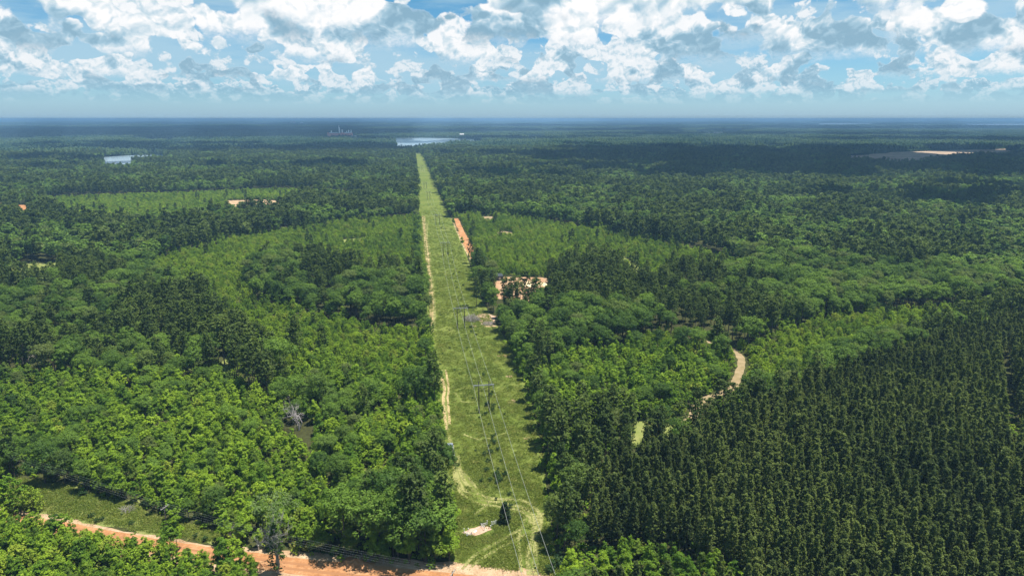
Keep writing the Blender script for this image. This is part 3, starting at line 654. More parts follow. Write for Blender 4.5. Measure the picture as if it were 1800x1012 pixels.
# bushes: under the wires, in the meadow and along the road
BL = []
for k in range(54):
    yy = 150 + 420 * rng.random() ** 1.3; BL.append((by_y(A, yy) + (by_y(Bv, yy) - by_y(A, yy)) * rng.uniform(.06, .96), yy, rng.uniform(.25, .7), 10))
for k in range(7): BL.append((*at(rng.uniform(868, 962), rng.uniform(489, 498)), rng.uniform(.3, .7), 10))
for k in range(46):
    f = rng.random(); x0, y0, x1, y1 = (845, 640, 893, 905) if k < 26 else (778, 400, 838, 640); px = x0 + (x1 - x0) * f + rng.normal() * (9 if k < 26 else 6); py = y0 + (y1 - y0) * f + rng.normal() * 9; BL.append((*at(px, py), rng.uniform(.55, 1.15), 10))
for px, py, s in ((868, 780, 1.1), (860, 786, .8), (853, 800, 1.0), (858, 812, .9), (855, 828, 1.1), (862, 846, .9), (871, 838, 1.2), (876, 846, 1.1), (872, 850, .9), (846, 847, .8), (735, 288, 1.2)): BL.append((*at(px, py), s, 10))
for px, py, s in ((150, 870, 1.0), (142, 872, 1.1), (130, 868, .8), (100, 910, .9), (170, 918, .9), (180, 915, .8), (160, 910, 1.0), (232, 922, .9), (215, 905, .5), (360, 950, 1.0), (380, 955, 1.0), (400, 958, .9), (345, 945, .9), (440, 965, .8), (470, 968, .8), (585, 978, 1.0), (600, 975, 1.2), (620, 975, 1.1), (640, 975, 1.2), (560, 970, 1.0), (570, 975, .9), (655, 970, 1.0), (975, 1000, 1.8), (985, 990, 1.9), (965, 1006, 1.3)): BL.append((*at(px, py), s, 11))
POP['bush'].append(np.array(BL))

def gn_scatter(name, pts, srcs, label, rotz=None, kind='stuff', group=None, flat=False):
    """one object: srcs is a list of lists of objects; pts rows x, y, z, scale, variant"""
    n = len(pts); me = bpy.data.meshes.new(name); me.vertices.add(n); me.vertices.foreach_set('co', np.ascontiguousarray(pts[:, :3], np.float32).ravel())
    a = me.attributes.new('scl', 'FLOAT_VECTOR', 'POINT'); r = np.random.default_rng(n)
    s = pts[:, 3]; sx = s * r.uniform(.80, 1.22, n); a.data.foreach_set('vector', np.column_stack([sx, sx, s * r.uniform(.92, 1.1, n)]).astype(np.float32).ravel())
    a = me.attributes.new('rot', 'FLOAT_VECTOR', 'POINT'); tilt = 0 if flat else .05
    a.data.foreach_set('vector', np.column_stack([r.normal(size=n) * tilt, r.normal(size=n) * tilt, r.uniform(0, 6.283, n)]).astype(np.float32).ravel())
    a = me.attributes.new('var', 'INT', 'POINT'); a.data.foreach_set('value', pts[:, 4].astype(np.int32))
    o = link(name, me); tag(o, label, kind=kind)
    t = bpy.data.node_groups.new(name, 'GeometryNodeTree'); t.interface.new_socket('Geometry', in_out='INPUT', socket_type='NodeSocketGeometry'); t.interface.new_socket('Geometry', in_out='OUTPUT', socket_type='NodeSocketGeometry')
    N = t.nodes; gi = N.new('NodeGroupInput'); go = N.new('NodeGroupOutput'); Lk = t.links.new
    g2i = N.new('GeometryNodeGeometryToInstance') ; outer = N.new('GeometryNodeJoinGeometry')
    for objs in srcs[::-1]:
        jg = N.new('GeometryNodeJoinGeometry'); gg = N.new('GeometryNodeGeometryToInstance')
        for ob in objs:
            oi = N.new('GeometryNodeObjectInfo'); oi.inputs['Object'].default_value = ob; oi.inputs['As Instance'].default_value = False; oi.transform_space = 'ORIGINAL'
            Lk(oi.outputs['Geometry'], jg.inputs[0])
        Lk(jg.outputs[0], gg.inputs[0]); Lk(gg.outputs[0], outer.inputs[0])
    N.remove(g2i)
    iop = N.new('GeometryNodeInstanceOnPoints'); Lk(gi.outputs[0], iop.inputs['Points']); Lk(outer.outputs[0], iop.inputs['Instance']); iop.inputs['Pick Instance'].default_value = True
    def attr(nm, dt, sock):
        na_ = N.new('GeometryNodeInputNamedAttribute'); na_.data_type = dt; na_.inputs['Name'].default_value = nm; Lk(na_.outputs['Attribute'], sock)
    attr('var', 'INT', iop.inputs['Instance Index']); attr('scl', 'FLOAT_VECTOR', iop.inputs['Scale'])
    e2r = N.new('FunctionNodeEulerToRotation'); attr('rot', 'FLOAT_VECTOR', e2r.inputs[0]); Lk(e2r.outputs[0], iop.inputs['Rotation'])
    Lk(iop.outputs[0], go.inputs[0]); md = o.modifiers.new('scatter', 'NODES'); md.node_group = t
    return o
def in_frame(P, h):
    """whether a tree of height h standing at P shows in the picture"""
    x, y = P[:, 0], P[:, 1]; z = h * .7 - CAMH; c, s = math.cos(PITCH), math.sin(PITCH)
    dep = y * c - z * s; up = y * s + z * c; u = x / dep * F + 900; v = 506 - up / dep * F
    return (u > 4) & (u < 1796) & (v < 1006) & (dep > 0)

WHERE = {1: 'in the dark plantation', 2: 'in the low regrowth', 3: 'in the leafy young wood', 4: 'in the thicket below the dirt road', 5: 'at the foot of the plantation', 6: 'in the older wood', 7: 'on the wood edge', 8: 'in the corner of road and strip', 9: 'above its neighbours', 10: 'on the mown grass', 11: 'beside the dirt road'}
MARKS = [((851, 725), 'the nearest pylon'), ((810, 577), 'the second pylon'), ((796, 790), 'the flatbed truck'), ((840, 932), 'the white fence plot'), ((888, 918), 'the lone cedar'), ((489, 1003), 'the sparse pale tree'), ((289, 950), 'the pole with a pale crossarm'), ((455, 966), 'the white marker post'),
         ((120, 880), 'the rough meadow'), ((30, 914), 'the left end of the orange road'), ((640, 985), 'the roadside root heap'), ((795, 1003), 'the road and strip corner'), ((526, 750), 'the leafless fan-shaped tree'), ((394, 645), 'the sunlit gap in the left wood'), ((40, 640), 'the tall leafless tree'), ((576, 768), 'the sandy gap in the left wood'),
         ((60, 475), 'the small left glade'), ((920, 500), 'the orange dirt yard'), ((822, 430), 'the orange dirt track'), ((1300, 640), 'the upper bend of the footpath'), ((1225, 725), 'the lower end of the footpath'), ((1235, 600), 'the far end of the footpath'), ((895, 625), 'the sand patch by the second pylon'), ((1110, 470), 'the light grass lane'),
         ((1776, 680), 'the row gap of the plantation'), ((1120, 760), 'the plantation corner by the young wood'), ((1500, 622), 'the upper edge of the plantation'), ((1300, 985), 'the bottom edge of the plantation'), ((1040, 900), 'the plantation side facing the strip'), ((1640, 900), 'the lower right of the plantation'), ((1400, 800), 'the middle of the plantation'), ((940, 770), 'the right margin of the strip'), ((790, 880), 'the left margin below the truck')]
MPT = np.array([at(*p) for p, _ in MARKS])
USED = {}
def say(kind, zone, x, y, sc_):
    dd = np.hypot(MPT[:, 0] - x, MPT[:, 1] - y); j = int(dd.argmin()); dx, dy = x - MPT[j, 0], y - MPT[j, 1]; key = (kind, j); k = USED.get(key, 0); USED[key] = k + 1
    fb, lr = ('beyond' if dy > 0 else 'in front'), ('right of ' if dx > 0 else 'left of ')
    side = lr if abs(dx) > 2.4 * abs(dy) else ((fb + (' ' if dy > 0 else ' of ')) if abs(dy) > 2.4 * abs(dx) else fb + ' and ' + lr)
    dist = 'just ' if dd[j] < 13 else ('' if dd[j] < 26 else ('well ' if dd[j] < 60 else 'far '))
    size = 'large ' if sc_ > SZ[kind][1] else ('small ' if sc_ < SZ[kind][0] else '')
    for s_ in (size + LOOK[kind] + ' ' + dist + side, LOOK[kind] + ' ' + dist + side, LOOK[kind] + ' ' + side, LOOK[kind] + ' ' + lr):
        if len((s_ + MARKS[j][1]).split()) <= 16: break
    return s_ + MARKS[j][1]
SZ = {'plantation_pine': (.88, 1.05), 'young_pine': (.95, 1.35), 'sapling_tree': (.8, 1.15), 'broadleaf_tree': (.65, .95), 'mature_pine': (.75, .95), 'bush': (.6, 1.0)}
LOOK = {'plantation_pine': 'slim olive-green pine', 'young_pine': 'bright bushy young pine', 'sapling_tree': 'bright leafy sapling', 'broadleaf_tree': 'round-crowned broadleaf tree', 'mature_pine': 'dark rounded pine', 'bush': 'dark green bush'}
REST = {'plantation_pine': ('pine_plantation', 'dense dark plantation of pines filling the lower right'), 'young_pine': ('young_pine_thicket', 'bright young pines of the regrowth areas'), 'sapling_tree': ('sapling_thicket', 'bright leafy saplings among the young woods'),
        'broadleaf_tree': ('broadleaf_forest', 'dark green broadleaf woods on both sides of the strip'), 'mature_pine': ('mature_pine_forest', 'dark older pines scattered through the woods')}
HGT = {'plantation_pine': 14, 'young_pine': 6, 'sapling_tree': 8, 'broadleaf_tree': 15, 'mature_pine': 19, 'bush': 1.5}
ALLT = []
for kind, rows in POP.items():
    P = np.concatenate(rows); r = np.random.default_rng(len(P)); n = len(P)
    # no two trees of one kind in one spot
    near, low = KINDS[kind]; nv = len(near)
    z = np.where(np.hypot(P[:, 0], P[:, 1]) > 900, H(P[:, :2]), 0.0); var = r.integers(0, nv, n)
    d = np.hypot(P[:, 0], P[:, 1]); vis = in_frame(P[:, :2], P[:, 2] * HGT[kind]); size = P[:, 2] / np.maximum(d, 1) * np.where(vis, 1, 0) * np.where(P[:, 3] >= 8, 1.6, 1)
    order = np.argsort(-size); pick = order[:290 if kind != 'bush' else 200]; pick = pick[size[pick] > 0]
    for k, i in enumerate(pick):
        v = k % nv if k < nv else var[i]; zone = int(P[i, 3])
        t = empty(kind, (P[i, 0], P[i, 1], z[i]), r.uniform(0, 6.28)); sx = P[i, 2] * r.uniform(.9, 1.1); t.scale = (sx, sx, P[i, 2] * r.uniform(.94, 1.08))
        tag(t, say(kind, zone, P[i, 0], P[i, 1], P[i, 2]), 'bush' if kind == 'bush' else ('pine' if 'pine' in kind else 'tree'), kind.replace('_', ' ') + 's ' + WHERE[zone])
        ALLT.append((t, P[i, 0], P[i, 1]))
        for nm, me in (('trunk', near[v][1]), ('crown', near[v][0])):
            c = link(nm if kind != 'bush' else ('stem' if nm == 'trunk' else 'foliage'), me, t)
            if k < nv: KINDS.setdefault(kind + '/src', []).append(c)
    rest = np.ones(n, bool); rest[pick] = False
    if kind == 'bush' or not rest.any(): continue
    src = KINDS[kind + '/src']; pair = [src[2 * q:2 * q + 2] for q in range(nv)]
    lows = [[bpy.data.objects.new(me.name, me)] for me in low]
    pts = np.column_stack([P[:, :2], z, P[:, 2], np.where(d < (900 if kind in ('young_pine', 'sapling_tree') else 560), var, var + nv)])[rest]
    gn_scatter(REST[kind][0], pts, pair + lows, REST[kind][1])
    print(kind, n, len(pick))
by = {}
for t, x, y in ALLT: by.setdefault((t['group'], t['label']), []).append((float(np.hypot(MPT[:, 0] - x, MPT[:, 1] - y).min()), t))
for (g_, lb), L in by.items():
    if 1 < len(L) <= 5:
        L.sort(key=lambda q: q[0])
        for k, (_, t) in enumerate(L):
            w_ = ('nearest', 'second nearest', 'third nearest', 'fourth nearest', 'fifth nearest')[k] + ' ' + lb
            if len(w_.split()) <= 16: t['label'] = w_

# ---------------------------------------------------------------- far woods: patches of canopy with real crowns, to the horizon
def patch_mesh(name, half, n, rr, hh, seed):
    r = np.random.default_rng(seed); s = np.array([(1, 0, 0), (.31, .95, 0), (-.81, .59, 0), (-.81, -.59, 0), (.31, -.95, 0), (0, 0, 1)]); V = []; Fq = []; ti = []
    mid = np.array([(.45, .5, .75), (-.55, .45, .7), (.1, -.6, .8)])
    f = [(0, 1, 5), (1, 2, 5), (2, 3, 5), (3, 4, 5), (4, 0, 5)]
    for i in range(n):
        x, y = r.uniform(-half, half, 2); a = r.uniform(0, 6.28); q = rr * r.uniform(.6, 1.35); z0 = hh * r.uniform(.45, .75); zt = hh * r.uniform(.35, .6) * (1.6 if r.random() < .3 else 1)
        c_, s_ = math.cos(a), math.sin(a); k = len(V) * 1
        ring = s[:5] * r.uniform(.8, 1.2, (5, 1)); lo = np.column_stack([(ring[:, 0] * c_ - ring[:, 1] * s_) * q + x, (ring[:, 0] * s_ + ring[:, 1] * c_) * q + y, np.full(5, z0) + r.uniform(-1, 1, 5)])
        up = np.column_stack([(ring[:, 0] * .62 * math.cos(a + .6) - ring[:, 1] * .62 * math.sin(a + .6)) * q + x, (ring[:, 0] * .62 * math.sin(a + .6) + ring[:, 1] * .62 * math.cos(a + .6)) * q + y, np.full(5, z0 + zt * .72) + r.uniform(-.8, .8, 5)])
        ft = lo * np.array([1, 1, 0]) + (np.array([x, y, 0]) - lo * np.array([1, 1, 0])) * .3
        V += list(ft) + list(lo) + list(up) + [np.array([x, y, z0 + zt])]; t_ = r.random()
        for q_ in range(5):
            w_ = (q_ + 1) % 5
            Fq += [(k + q_, k + w_, k + 5 + w_), (k + q_, k + 5 + w_, k + 5 + q_), (k + 5 + q_, k + 5 + w_, k + 10 + w_), (k + 5 + q_, k + 10 + w_, k + 10 + q_), (k + 10 + q_, k + 10 + w_, k + 15)]
            ti += list(np.clip(t_ + r.uniform(-.15, .15, 5), 0, 1))
    return mesh_np(name, np.array(V), np.array(Fq), MT['far_wood'], tint=np.array(ti))
mid_p = [[bpy.data.objects.new('wood_patch', patch_mesh('wood_patch', 34, 95, 4.6, 15, 50 + i))] for i in range(6)]
big_p = [[bpy.data.objects.new('wide_wood_patch', patch_mesh('wide_wood_patch', 130, 150, 17, 17, 80 + i))] for i in range(6)]
NOGO = [lake, river, lake_b, lake_c, field] + fields_far
def farpts(step, half, d0, d1, az, seed, k):
    P = grid(step, d0, d1, az, .25, .5, seed); ok = np.ones(len(P), bool)
    for q in NOGO:
        c = np.asarray(q); ctr = c.mean(0); R_ = np.hypot(*(c - ctr).T).max() + half * 2; nb = np.where(ok & (np.hypot(P[:, 0] - ctr[0], P[:, 1] - ctr[1]) < R_))[0]
        if len(nb):
            bad = inside(P[nb], q) | (dist_line(P[nb], q, True) < half); ok[nb[bad]] = False
    P = P[ok]; r = np.random.default_rng(seed); return np.column_stack([P, H(P), r.uniform(.85, 1.15, len(P)), r.integers(0, 6, len(P)) + k])
pts = np.concatenate([farpts(58, 36, 2440, 9000, 41, 21, 0), farpts(215, 120, 8950, 40000, 40, 22, 6)])
# small patches fringe the lakes and fields so that the shores stay close
fr = farpts(24, 12, 2440, 9000, 41, 23, 0); dmin = np.full(len(fr), 1e9)
for q in (lake, river, field): dmin = np.minimum(dmin, dist_line(fr[:, :2], q, True))
fr = fr[dmin < 60]; fr[:, 3] = .33; fr[:, 2] -= 0; pts = np.concatenate([pts, fr])
sz = np.ones(len(pts)); gn_scatter('distant_forest', pts, mid_p + big_p, 'hazy blue-green forest rolling to the horizon', flat=True)
print('far patches', len(pts))

# ---------------------------------------------------------------- cumulus overhead, whose shade darkens the middle distance
m, nt = material('cloud_body'); b = nt.n('ShaderNodeBsdfDiffuse'); b.inputs[0].default_value = (.9, .9, .9, 1); finish(m, nt, b)
def cloud(x, y, rx, ry, seed, alt=1450):
    """x, y, rx, ry: where its shade falls"""
    r = np.random.default_rng(seed); cx = x + alt * SUNV.x / SUNV.z; cy = y + alt * SUNV.y / SUNV.z; V = []; Fq = []; k = 0
    for i in range(int(16 + 26 * rx * ry / 5e5)):
        a = r.uniform(0, 6.28); q = math.sqrt(r.random()); px, py = math.cos(a) * q * rx, math.sin(a) * q * ry; R_ = r.uniform(.16, .32) * math.sqrt(rx * ry) * (1.25 - .5 * q); nu, nv_ = 16, 9
        for j in range(nv_):
            ph = math.pi * j / (nv_ - 1)
            for l in range(nu):
                th = 2 * math.pi * l / nu; e = R_ * (1 + .16 * math.sin(3 * th + i) * math.sin(2 * ph + i) + .1 * math.sin(7 * th + 2 * i) * math.sin(5 * ph)); zz = math.cos(ph) * e * (.75 if ph < 1.57 else .22)
                V.append((cx + px + math.sin(ph) * math.cos(th) * e, cy + py + math.sin(ph) * math.sin(th) * e, alt + zz))
        for j in range(nv_ - 1):
            for l in range(nu): Fq.append((k + j * nu + l, k + j * nu + (l + 1) % nu, k + (j + 1) * nu + (l + 1) % nu, k + (j + 1) * nu + l))
        k += nu * nv_
    tag(link('cloud', mesh_np('cloud', np.array(V), np.array(Fq)[:, ::-1], MT['cloud_body'], smooth=True)), 'white cumulus cloud high over the woods', kind='structure')
CL = [(330, 1330, 480, 190, 41), (1150, 1230, 520, 230, 42), (640, 880, 240, 90, 43), (1800, 980, 420, 200, 44), (-420, 1520, 300, 110, 45), (420, 2000, 600, 420, 1), (950, 1750, 800, 560, 2), (1900, 1500, 600, 420, 31), (-1000, 2500, 700, 330, 32), (-2300, 5600, 2300, 1100, 33), (-1350, 1450, 420, 170, 34), (2300, 3300, 900, 420, 35), (420, 1350, 330, 140, 12), (-700, 2350, 520, 260, 3), (1500, 2300, 520, 320, 4), (620, 2550, 420, 180, 5), (-350, 3650, 900, 300, 6), (-2400, 4300, 1500, 700, 7), (1700, 4600, 1300, 500, 8), (600, 6300, 1500, 500, 9),
      (-3800, 7600, 2300, 900, 10), (3600, 7800, 2400, 900, 11), (-900, 9800, 2500, 800, 14), (5600, 12500, 3800, 1400, 15), (-5600, 13500, 4500, 1500, 16), (620, 820, 150, 90, 17), (-1350, 1750, 380, 150, 18), (900, 1000, 260, 110, 19), (-1500, 2750, 500, 200, 20)]
for c_ in CL: cloud(*c_, alt=1450 if c_[1] < 5000 else (2300 if c_[1] < 7000 else (3600 if c_[1] < 11000 else 5600)))

# ---------------------------------------------------------------- air
X0, X1, Y0, Y1 = -48000, 48000, -62000, 62000
mb = MB(); mb.box((0, 0, 13.0), (124000, 124000, 210.0))
m, nt = material('haze'); v = nt.n('ShaderNodeVolumePrincipled'); v.inputs['Color'].default_value = (.30, .55, .84, 1); v.inputs['Density'].default_value = 1.1e-4; v.inputs['Anisotropy'].default_value = 0.0
o_ = nt.n('ShaderNodeOutputMaterial'); m.node_tree.links.new(v.outputs[0], o_.inputs['Volume'])
tag(mb.build('haze', m), 'blue haze over the distant woods', kind='stuff')

# ---------------------------------------------------------------- power line on wooden H-frames
axis0 = np.array(at(851, 725)); HF = [(851, 725), (810.5, 577), (783.5, 450), (769.8, 396), (753.5, 352), (747.5, 333), (742, 300)]
bases = [at(*p) for p in HF]; dv = np.array(bases[0]) - np.array(bases[1]); dv /= np.linalg.norm(dv)
bases = [tuple(np.array(bases[0]) + dv * 118)] + bases
HHT = 13.0; ARM = 10.6; conds = [[], [], []]
names = [None, 'nearest wooden H-frame pylon standing mid-slope on the grass strip', 'second wooden H-frame pylon beside the grey brush pile', 'third wooden H-frame pylon left of the orange dirt track', 'fourth wooden H-frame pylon where the dirt track begins',
         'fifth wooden H-frame pylon far up the grass strip', 'sixth wooden H-frame pylon far up the grass strip', 'farthest wooden H-frame pylon near the end of the strip']
for i, bpt in enumerate(bases):
    a = bases[max(i - 1, 0)]; c = bases[min(i + 1, len(bases) - 1)]; az = math.atan2(c[1] - a[1], c[0] - a[0]) - math.pi / 2
    z0 = float(H(np.array([bpt]))[0]) if i > 4 else 0.0
    t = empty('h_frame_pylon', (bpt[0], bpt[1], z0), az); tag(t, names[i] or 'wooden H-frame pylon nearest the dirt road', 'power pylon', 'wooden H-frame pylons along the grass strip')
    for s in (-1, 1): MB().tube([(s * 1.95, 0, -.3), (s * 1.95, 0, HHT)], [.24, .15], 8).build('pole', MT['weathered_pole'], t, smooth=True)
    MB().box((0, -.22, ARM + .75), (7.9, .16, .26)).build('crossarm', MT['galvanised'], t)
    MB().box((0, .24, ARM + .75), (7.9, .16, .26)).build('crossarm', MT['galvanised'], t)
    MB().tube([(-1.9, .3, 8.6), (1.9, .3, ARM)], .06, 4).tube([(1.9, -.3, 8.6), (-1.9, -.3, ARM)], .06, 4).build('cross_brace', MT['weathered_pole'], t)
    for s in (-1, 0, 1):
        MB().lathe((s * 3.75, 0, ARM - .75), [(.03, 0), (.13, .05), (.05, .2), (.13, .3), (.05, .45), (.13, .55), (.05, .7), (.13, .8), (.03, 1.3)], 8).build('insulator', MT['porcelain'], t, smooth=True)
        conds[s + 1].append(Vector((bpt[0] + math.cos(az) * s * 3.75, bpt[1] + math.sin(az) * s * 3.75, z0 + ARM - .75)))
for k, pts_ in enumerate(conds):
    L = []; Rr = []
    for i in range(len(pts_) - 1):
        a, b = pts_[i], pts_[i + 1]; sp = (b - a).length; sag = sp * sp * .00010
        for q in range(14): tq = q / 14; p = a.lerp(b, tq); p.z -= 4 * sag * tq * (1 - tq); L.append(p)
    L.append(pts_[-1]); Rr = [.040 + .00002 * p.length for p in L]
    o = MB().tube(L, Rr, 5).build('power_cable', MT['conductor'], smooth=True); tag(o, ('left', 'middle', 'right')[k] + ' pale cable of the three strung between the H-frame pylons', 'cable', 'cables of the H-frame power line')

# ---------------------------------------------------------------- roadside line on single poles
def top_at(px, py, z): return (*at(px, py, z), z)
pA, pB, pC = top_at(288, 889, 10.5), top_at(795, 1003, 10.5), None
dA = Vector((pB[0] - pA[0], pB[1] - pA[1], 0)); pL = (pA[0] - dA.x * .95, pA[1] - dA.y * .95, 10.5)
# the left pole lies where its cables leave the frame
pL = top_at(-120, 742, 10.5)
ut = []
for (x, y, z), lb in ((pL, 'wooden utility pole past the left edge of the road clearing'), (pA, 'wooden utility pole with a pale crossarm half hidden in leaves above the meadow'), (pB, 'dark wooden utility pole standing where the road meets the grass strip')):
    a = math.atan2(dA.y, dA.x) - math.pi / 2; t = empty('utility_pole', (x, y, 0), a); tag(t, lb, 'utility pole', 'wooden utility poles along the dirt road')
    MB().tube([(0, 0, -.3), (0, 0, 10.5)], [.17, .11], 8).build('pole', MT['weathered_pole'], t, smooth=True)
    MB().box((0, .16, 10.1), (2.6, .12, .16)).build('crossarm', MT['pale_bark'], t)
    for s in (-1.2, -.45, .45, 1.2): MB().lathe((s, .16, 10.18), [(.03, 0), (.09, .06), (.05, .14), (.08, .2), (.02, .26)], 8).build('insulator', MT['white_paint'], t, smooth=True)
    ut.append((x, y, a))
for s, nm in ((-1.2, 'first'), (-.45, 'second'), (.45, 'third'), (1.2, 'fourth')):
    L = []
    for i in range(2):
        (x0, y0, a0), (x1, y1, a1) = ut[i], ut[i + 1]; a = Vector((x0 + math.cos(a0) * s, y0 + math.sin(a0) * s, 10.42)); b = Vector((x1 + math.cos(a1) * s, y1 + math.sin(a1) * s, 10.42))
        for q in range(12): tq = q / 12; p = a.lerp(b, tq); p.z -= 4 * 1.3 * tq * (1 - tq); L.append(p)
    L.append(b); tag(MB().tube(L, .012, 4).build('roadside_cable', MT['cable_grey'], smooth=True), nm + ' thin dark cable, counted from the wood side, on the poles along the dirt road', 'cable', 'roadside cables')

# ---------------------------------------------------------------- long flatbed truck parked at the edge of the strip
f_ = Vector((*at(791.5, 781, 1.9), 0)); r_ = Vector((*at(794.5, 801, 1.2), 0)); L_ = (f_ - r_).length + 2.6
t = empty('flatbed_truck', (r_.x, r_.y, 0), math.atan2(f_.y - r_.y, f_.x - r_.x) - math.pi / 2); tag(t, 'long flatbed truck with blue-grey cab and silver tail parked under the left trees', 'truck')
MB().box((0, L_ / 2, .62), (1.0, L_ - .8, .22)).build('chassis', MT['dark_steel'], t)
cab = MB(); y = L_ - 2.9
cab.box((0, y + .6, 1.15), (2.05, 2.0, .95)).box((0, y + .62, 1.78), (1.85, 1.75, .5), taper=.86).box((0, y + 2.1, 1.05), (1.95, 1.1, .7), taper=.94)
cb = cab.build('cab', MT['truck_blue'], t, bevel=.06)
MB().box((0, y - .30, 1.78), (1.5, .10, .40), taper=.9).build('rear_window', MT['dark_glass'], t)
MB().box((0, y + 1.5, 1.72), (1.6, .12, .42), taper=.9).build('windscreen', MT['dark_glass'], t)
for s in (-1, 1):
    MB().box((s * .93, y + .6, 1.76), (.06, 1.2, .34)).build('side_window', MT['dark_glass'], t)
    mr = MB().box((s * 1.2, y + 1.25, 1.55), (.32, .12, .32)).build('wing_mirror', MT['dark_steel'], t, bevel=.02)
    MB().box((s * .7, y + 2.66, 1.05), (.35, .06, .2)).build('headlight', MT['white_paint'], t)
    MB().box((s * .8, .02, .82), (.3, .05, .14)).build('tail_light', pbr('red_lens', (.35, .02, .02), .3) if 'red_lens' not in MT else MT['red_lens'], t)
MB().box((0, (L_ - 3.4) / 2 + .1, .92), (2.1, L_ - 3.5, .12)).build('deck', MT['deck_wood'], t)
MB().box((0, 1.9, 1.2), (1.5, 1.6, .45)).box((-.2, 4.2, 1.25), (1.3, 1.0, .5)).build('load', MT['dark_steel'], t, bevel=.05)
MB().box((1.0, (L_ - 3.4) / 2 + .1, 1.12), (.10, L_ - 3.6, .28)).build('side_rail', MT['truck_silver'], t)
MB().box((-1.0, (L_ - 3.4) / 2 + .1, 1.12), (.10, L_ - 3.6, .28)).build('side_rail', MT['truck_silver'], t)
MB().box((0, .35, 1.12), (2.1, .8, .42)).build('tailboard', MT['truck_silver'], t, bevel=.08)
MB().box((0, y - .9, 1.18), (1.9, .6, .45)).build('tool_box', MT['truck_silver'], t, bevel=.04)
for yy in (1.3, 2.2, L_ - 1.6):
    for s in (-1, 1):
        w_ = MB(); w_.lathe((0, 0, -.13), [(.18, 0), (.44, 0), (.48, .05), (.48, .21), (.44, .26), (.18, .26)], 16); wo_ = w_.build('wheel', MT['rubber'], t, (s * .9, yy, .48)); wo_.rotation_euler = (0, R(90), 0)
        rm_ = MB().lathe((0, 0, -.12), [(.02, 0), (.2, 0), (.2, .25), (.02, .25)], 12).build('rim', MT['truck_silver'], wo_)

# ---------------------------------------------------------------- little white-fenced plot by the lone cedar
c0, c1 = Vector((*at(822, 939), 0)), Vector((*at(856, 927), 0)); dx = (c1 - c0); az = math.atan2(dx.y, dx.x); Lp = dx.length + 1.2; Wp = 2.8
nrm = Vector((-math.sin(az), math.cos(az), 0)); cpl = (c0 + c1) / 2
o = sheet('dug_plot', [tuple((cpl + Vector((math.cos(az), math.sin(az), 0)) * a_ * Lp * .5 + nrm * b_ * Wp * .6)[:2]) for a_, b_ in ((-1.05, -1), (0, -1.15), (1, -.9), (1.05, .9), (0, 1.1), (-1, 1))], 'pink_dirt', .09, 1.2, .25, 'reddish bare plot inside the low white fence')
t = empty('white_fence', (cpl.x, cpl.y, 0), az); tag(t, 'broken low white fence round a bare reddish plot on the grass', 'fence')
def post(x, y, h): MB().box((x, y, h / 2), (.14, .14, h)).box((x, y, h + .03), (.2, .2, .06)).build('post', MT['white_paint'], t)
for x, y, h in ((-Lp / 2, -.9, 1.3), (-Lp / 2, .9, 1.5), (-Lp / 2 + 1.4, -.9, 1.1), (-Lp / 2 + 1.3, .9, 1.2), (Lp / 2 - 1.9, -.8, 1.4), (Lp / 2 - 1.9, .9, 1.2), (Lp / 2, .9, 1.5), (Lp / 2, -.9, 1.0)): post(x, y, h)
for x0, x1, y, z in ((-Lp / 2, -Lp / 2 + 1.4, -.9, .8), (-Lp / 2, -Lp / 2 + 1.4, -.9, .4), (Lp / 2 - 1.9, Lp / 2, .9, .95), (Lp / 2 - 1.9, Lp / 2, .9, .5), (-Lp / 2 + 1.3, Lp / 2 - 1.9, .92, .12)): MB().box(((x0 + x1) / 2, y, z), (x1 - x0 - .15, .06, .16)).build('rail', MT['white_paint'], t)
for x, z in ((-Lp / 2, .8), (-Lp / 2, .4), (Lp / 2 - 1.9, .75)): MB().box((x, 0, z), (.06, 1.62, .16)).build('rail', MT['white_paint'], t)
MB().box((-Lp / 2 + .7, 0, .35), (1.2, .06, .1), rz=.9).box((-.6, .1, .08), (1.0, .5, .12), rz=.3).build('fallen_board', MT['white_paint'], t)
gx, gy = at(868, 923); t = empty('white_gate', (gx, gy, 0), az); tag(t, 'small white gate frame standing by itself between the fenced plot and the cedar', 'gate')
for s in (-.7, .7): MB().box((s, 0, .75), (.16, .16, 1.5)).build('post', MT['white_paint'], t)
for z in (.5, .9, 1.3): MB().box((0, 0, z), (1.22, .06, .12)).build('rail', MT['white_paint'], t)
x, y = at(455, 967); t = empty('marker_post', (x, y, 0)); tag(t, 'small white marker post on the verge above the orange dirt road', 'marker post')
MB().box((0, 0, .7), (.22, .12, 1.4)).build('post', MT['white_paint'], t); MB().box((0, 0, 1.5), (.34, .16, .3), taper=.8).build('cap', MT['white_paint'], t)

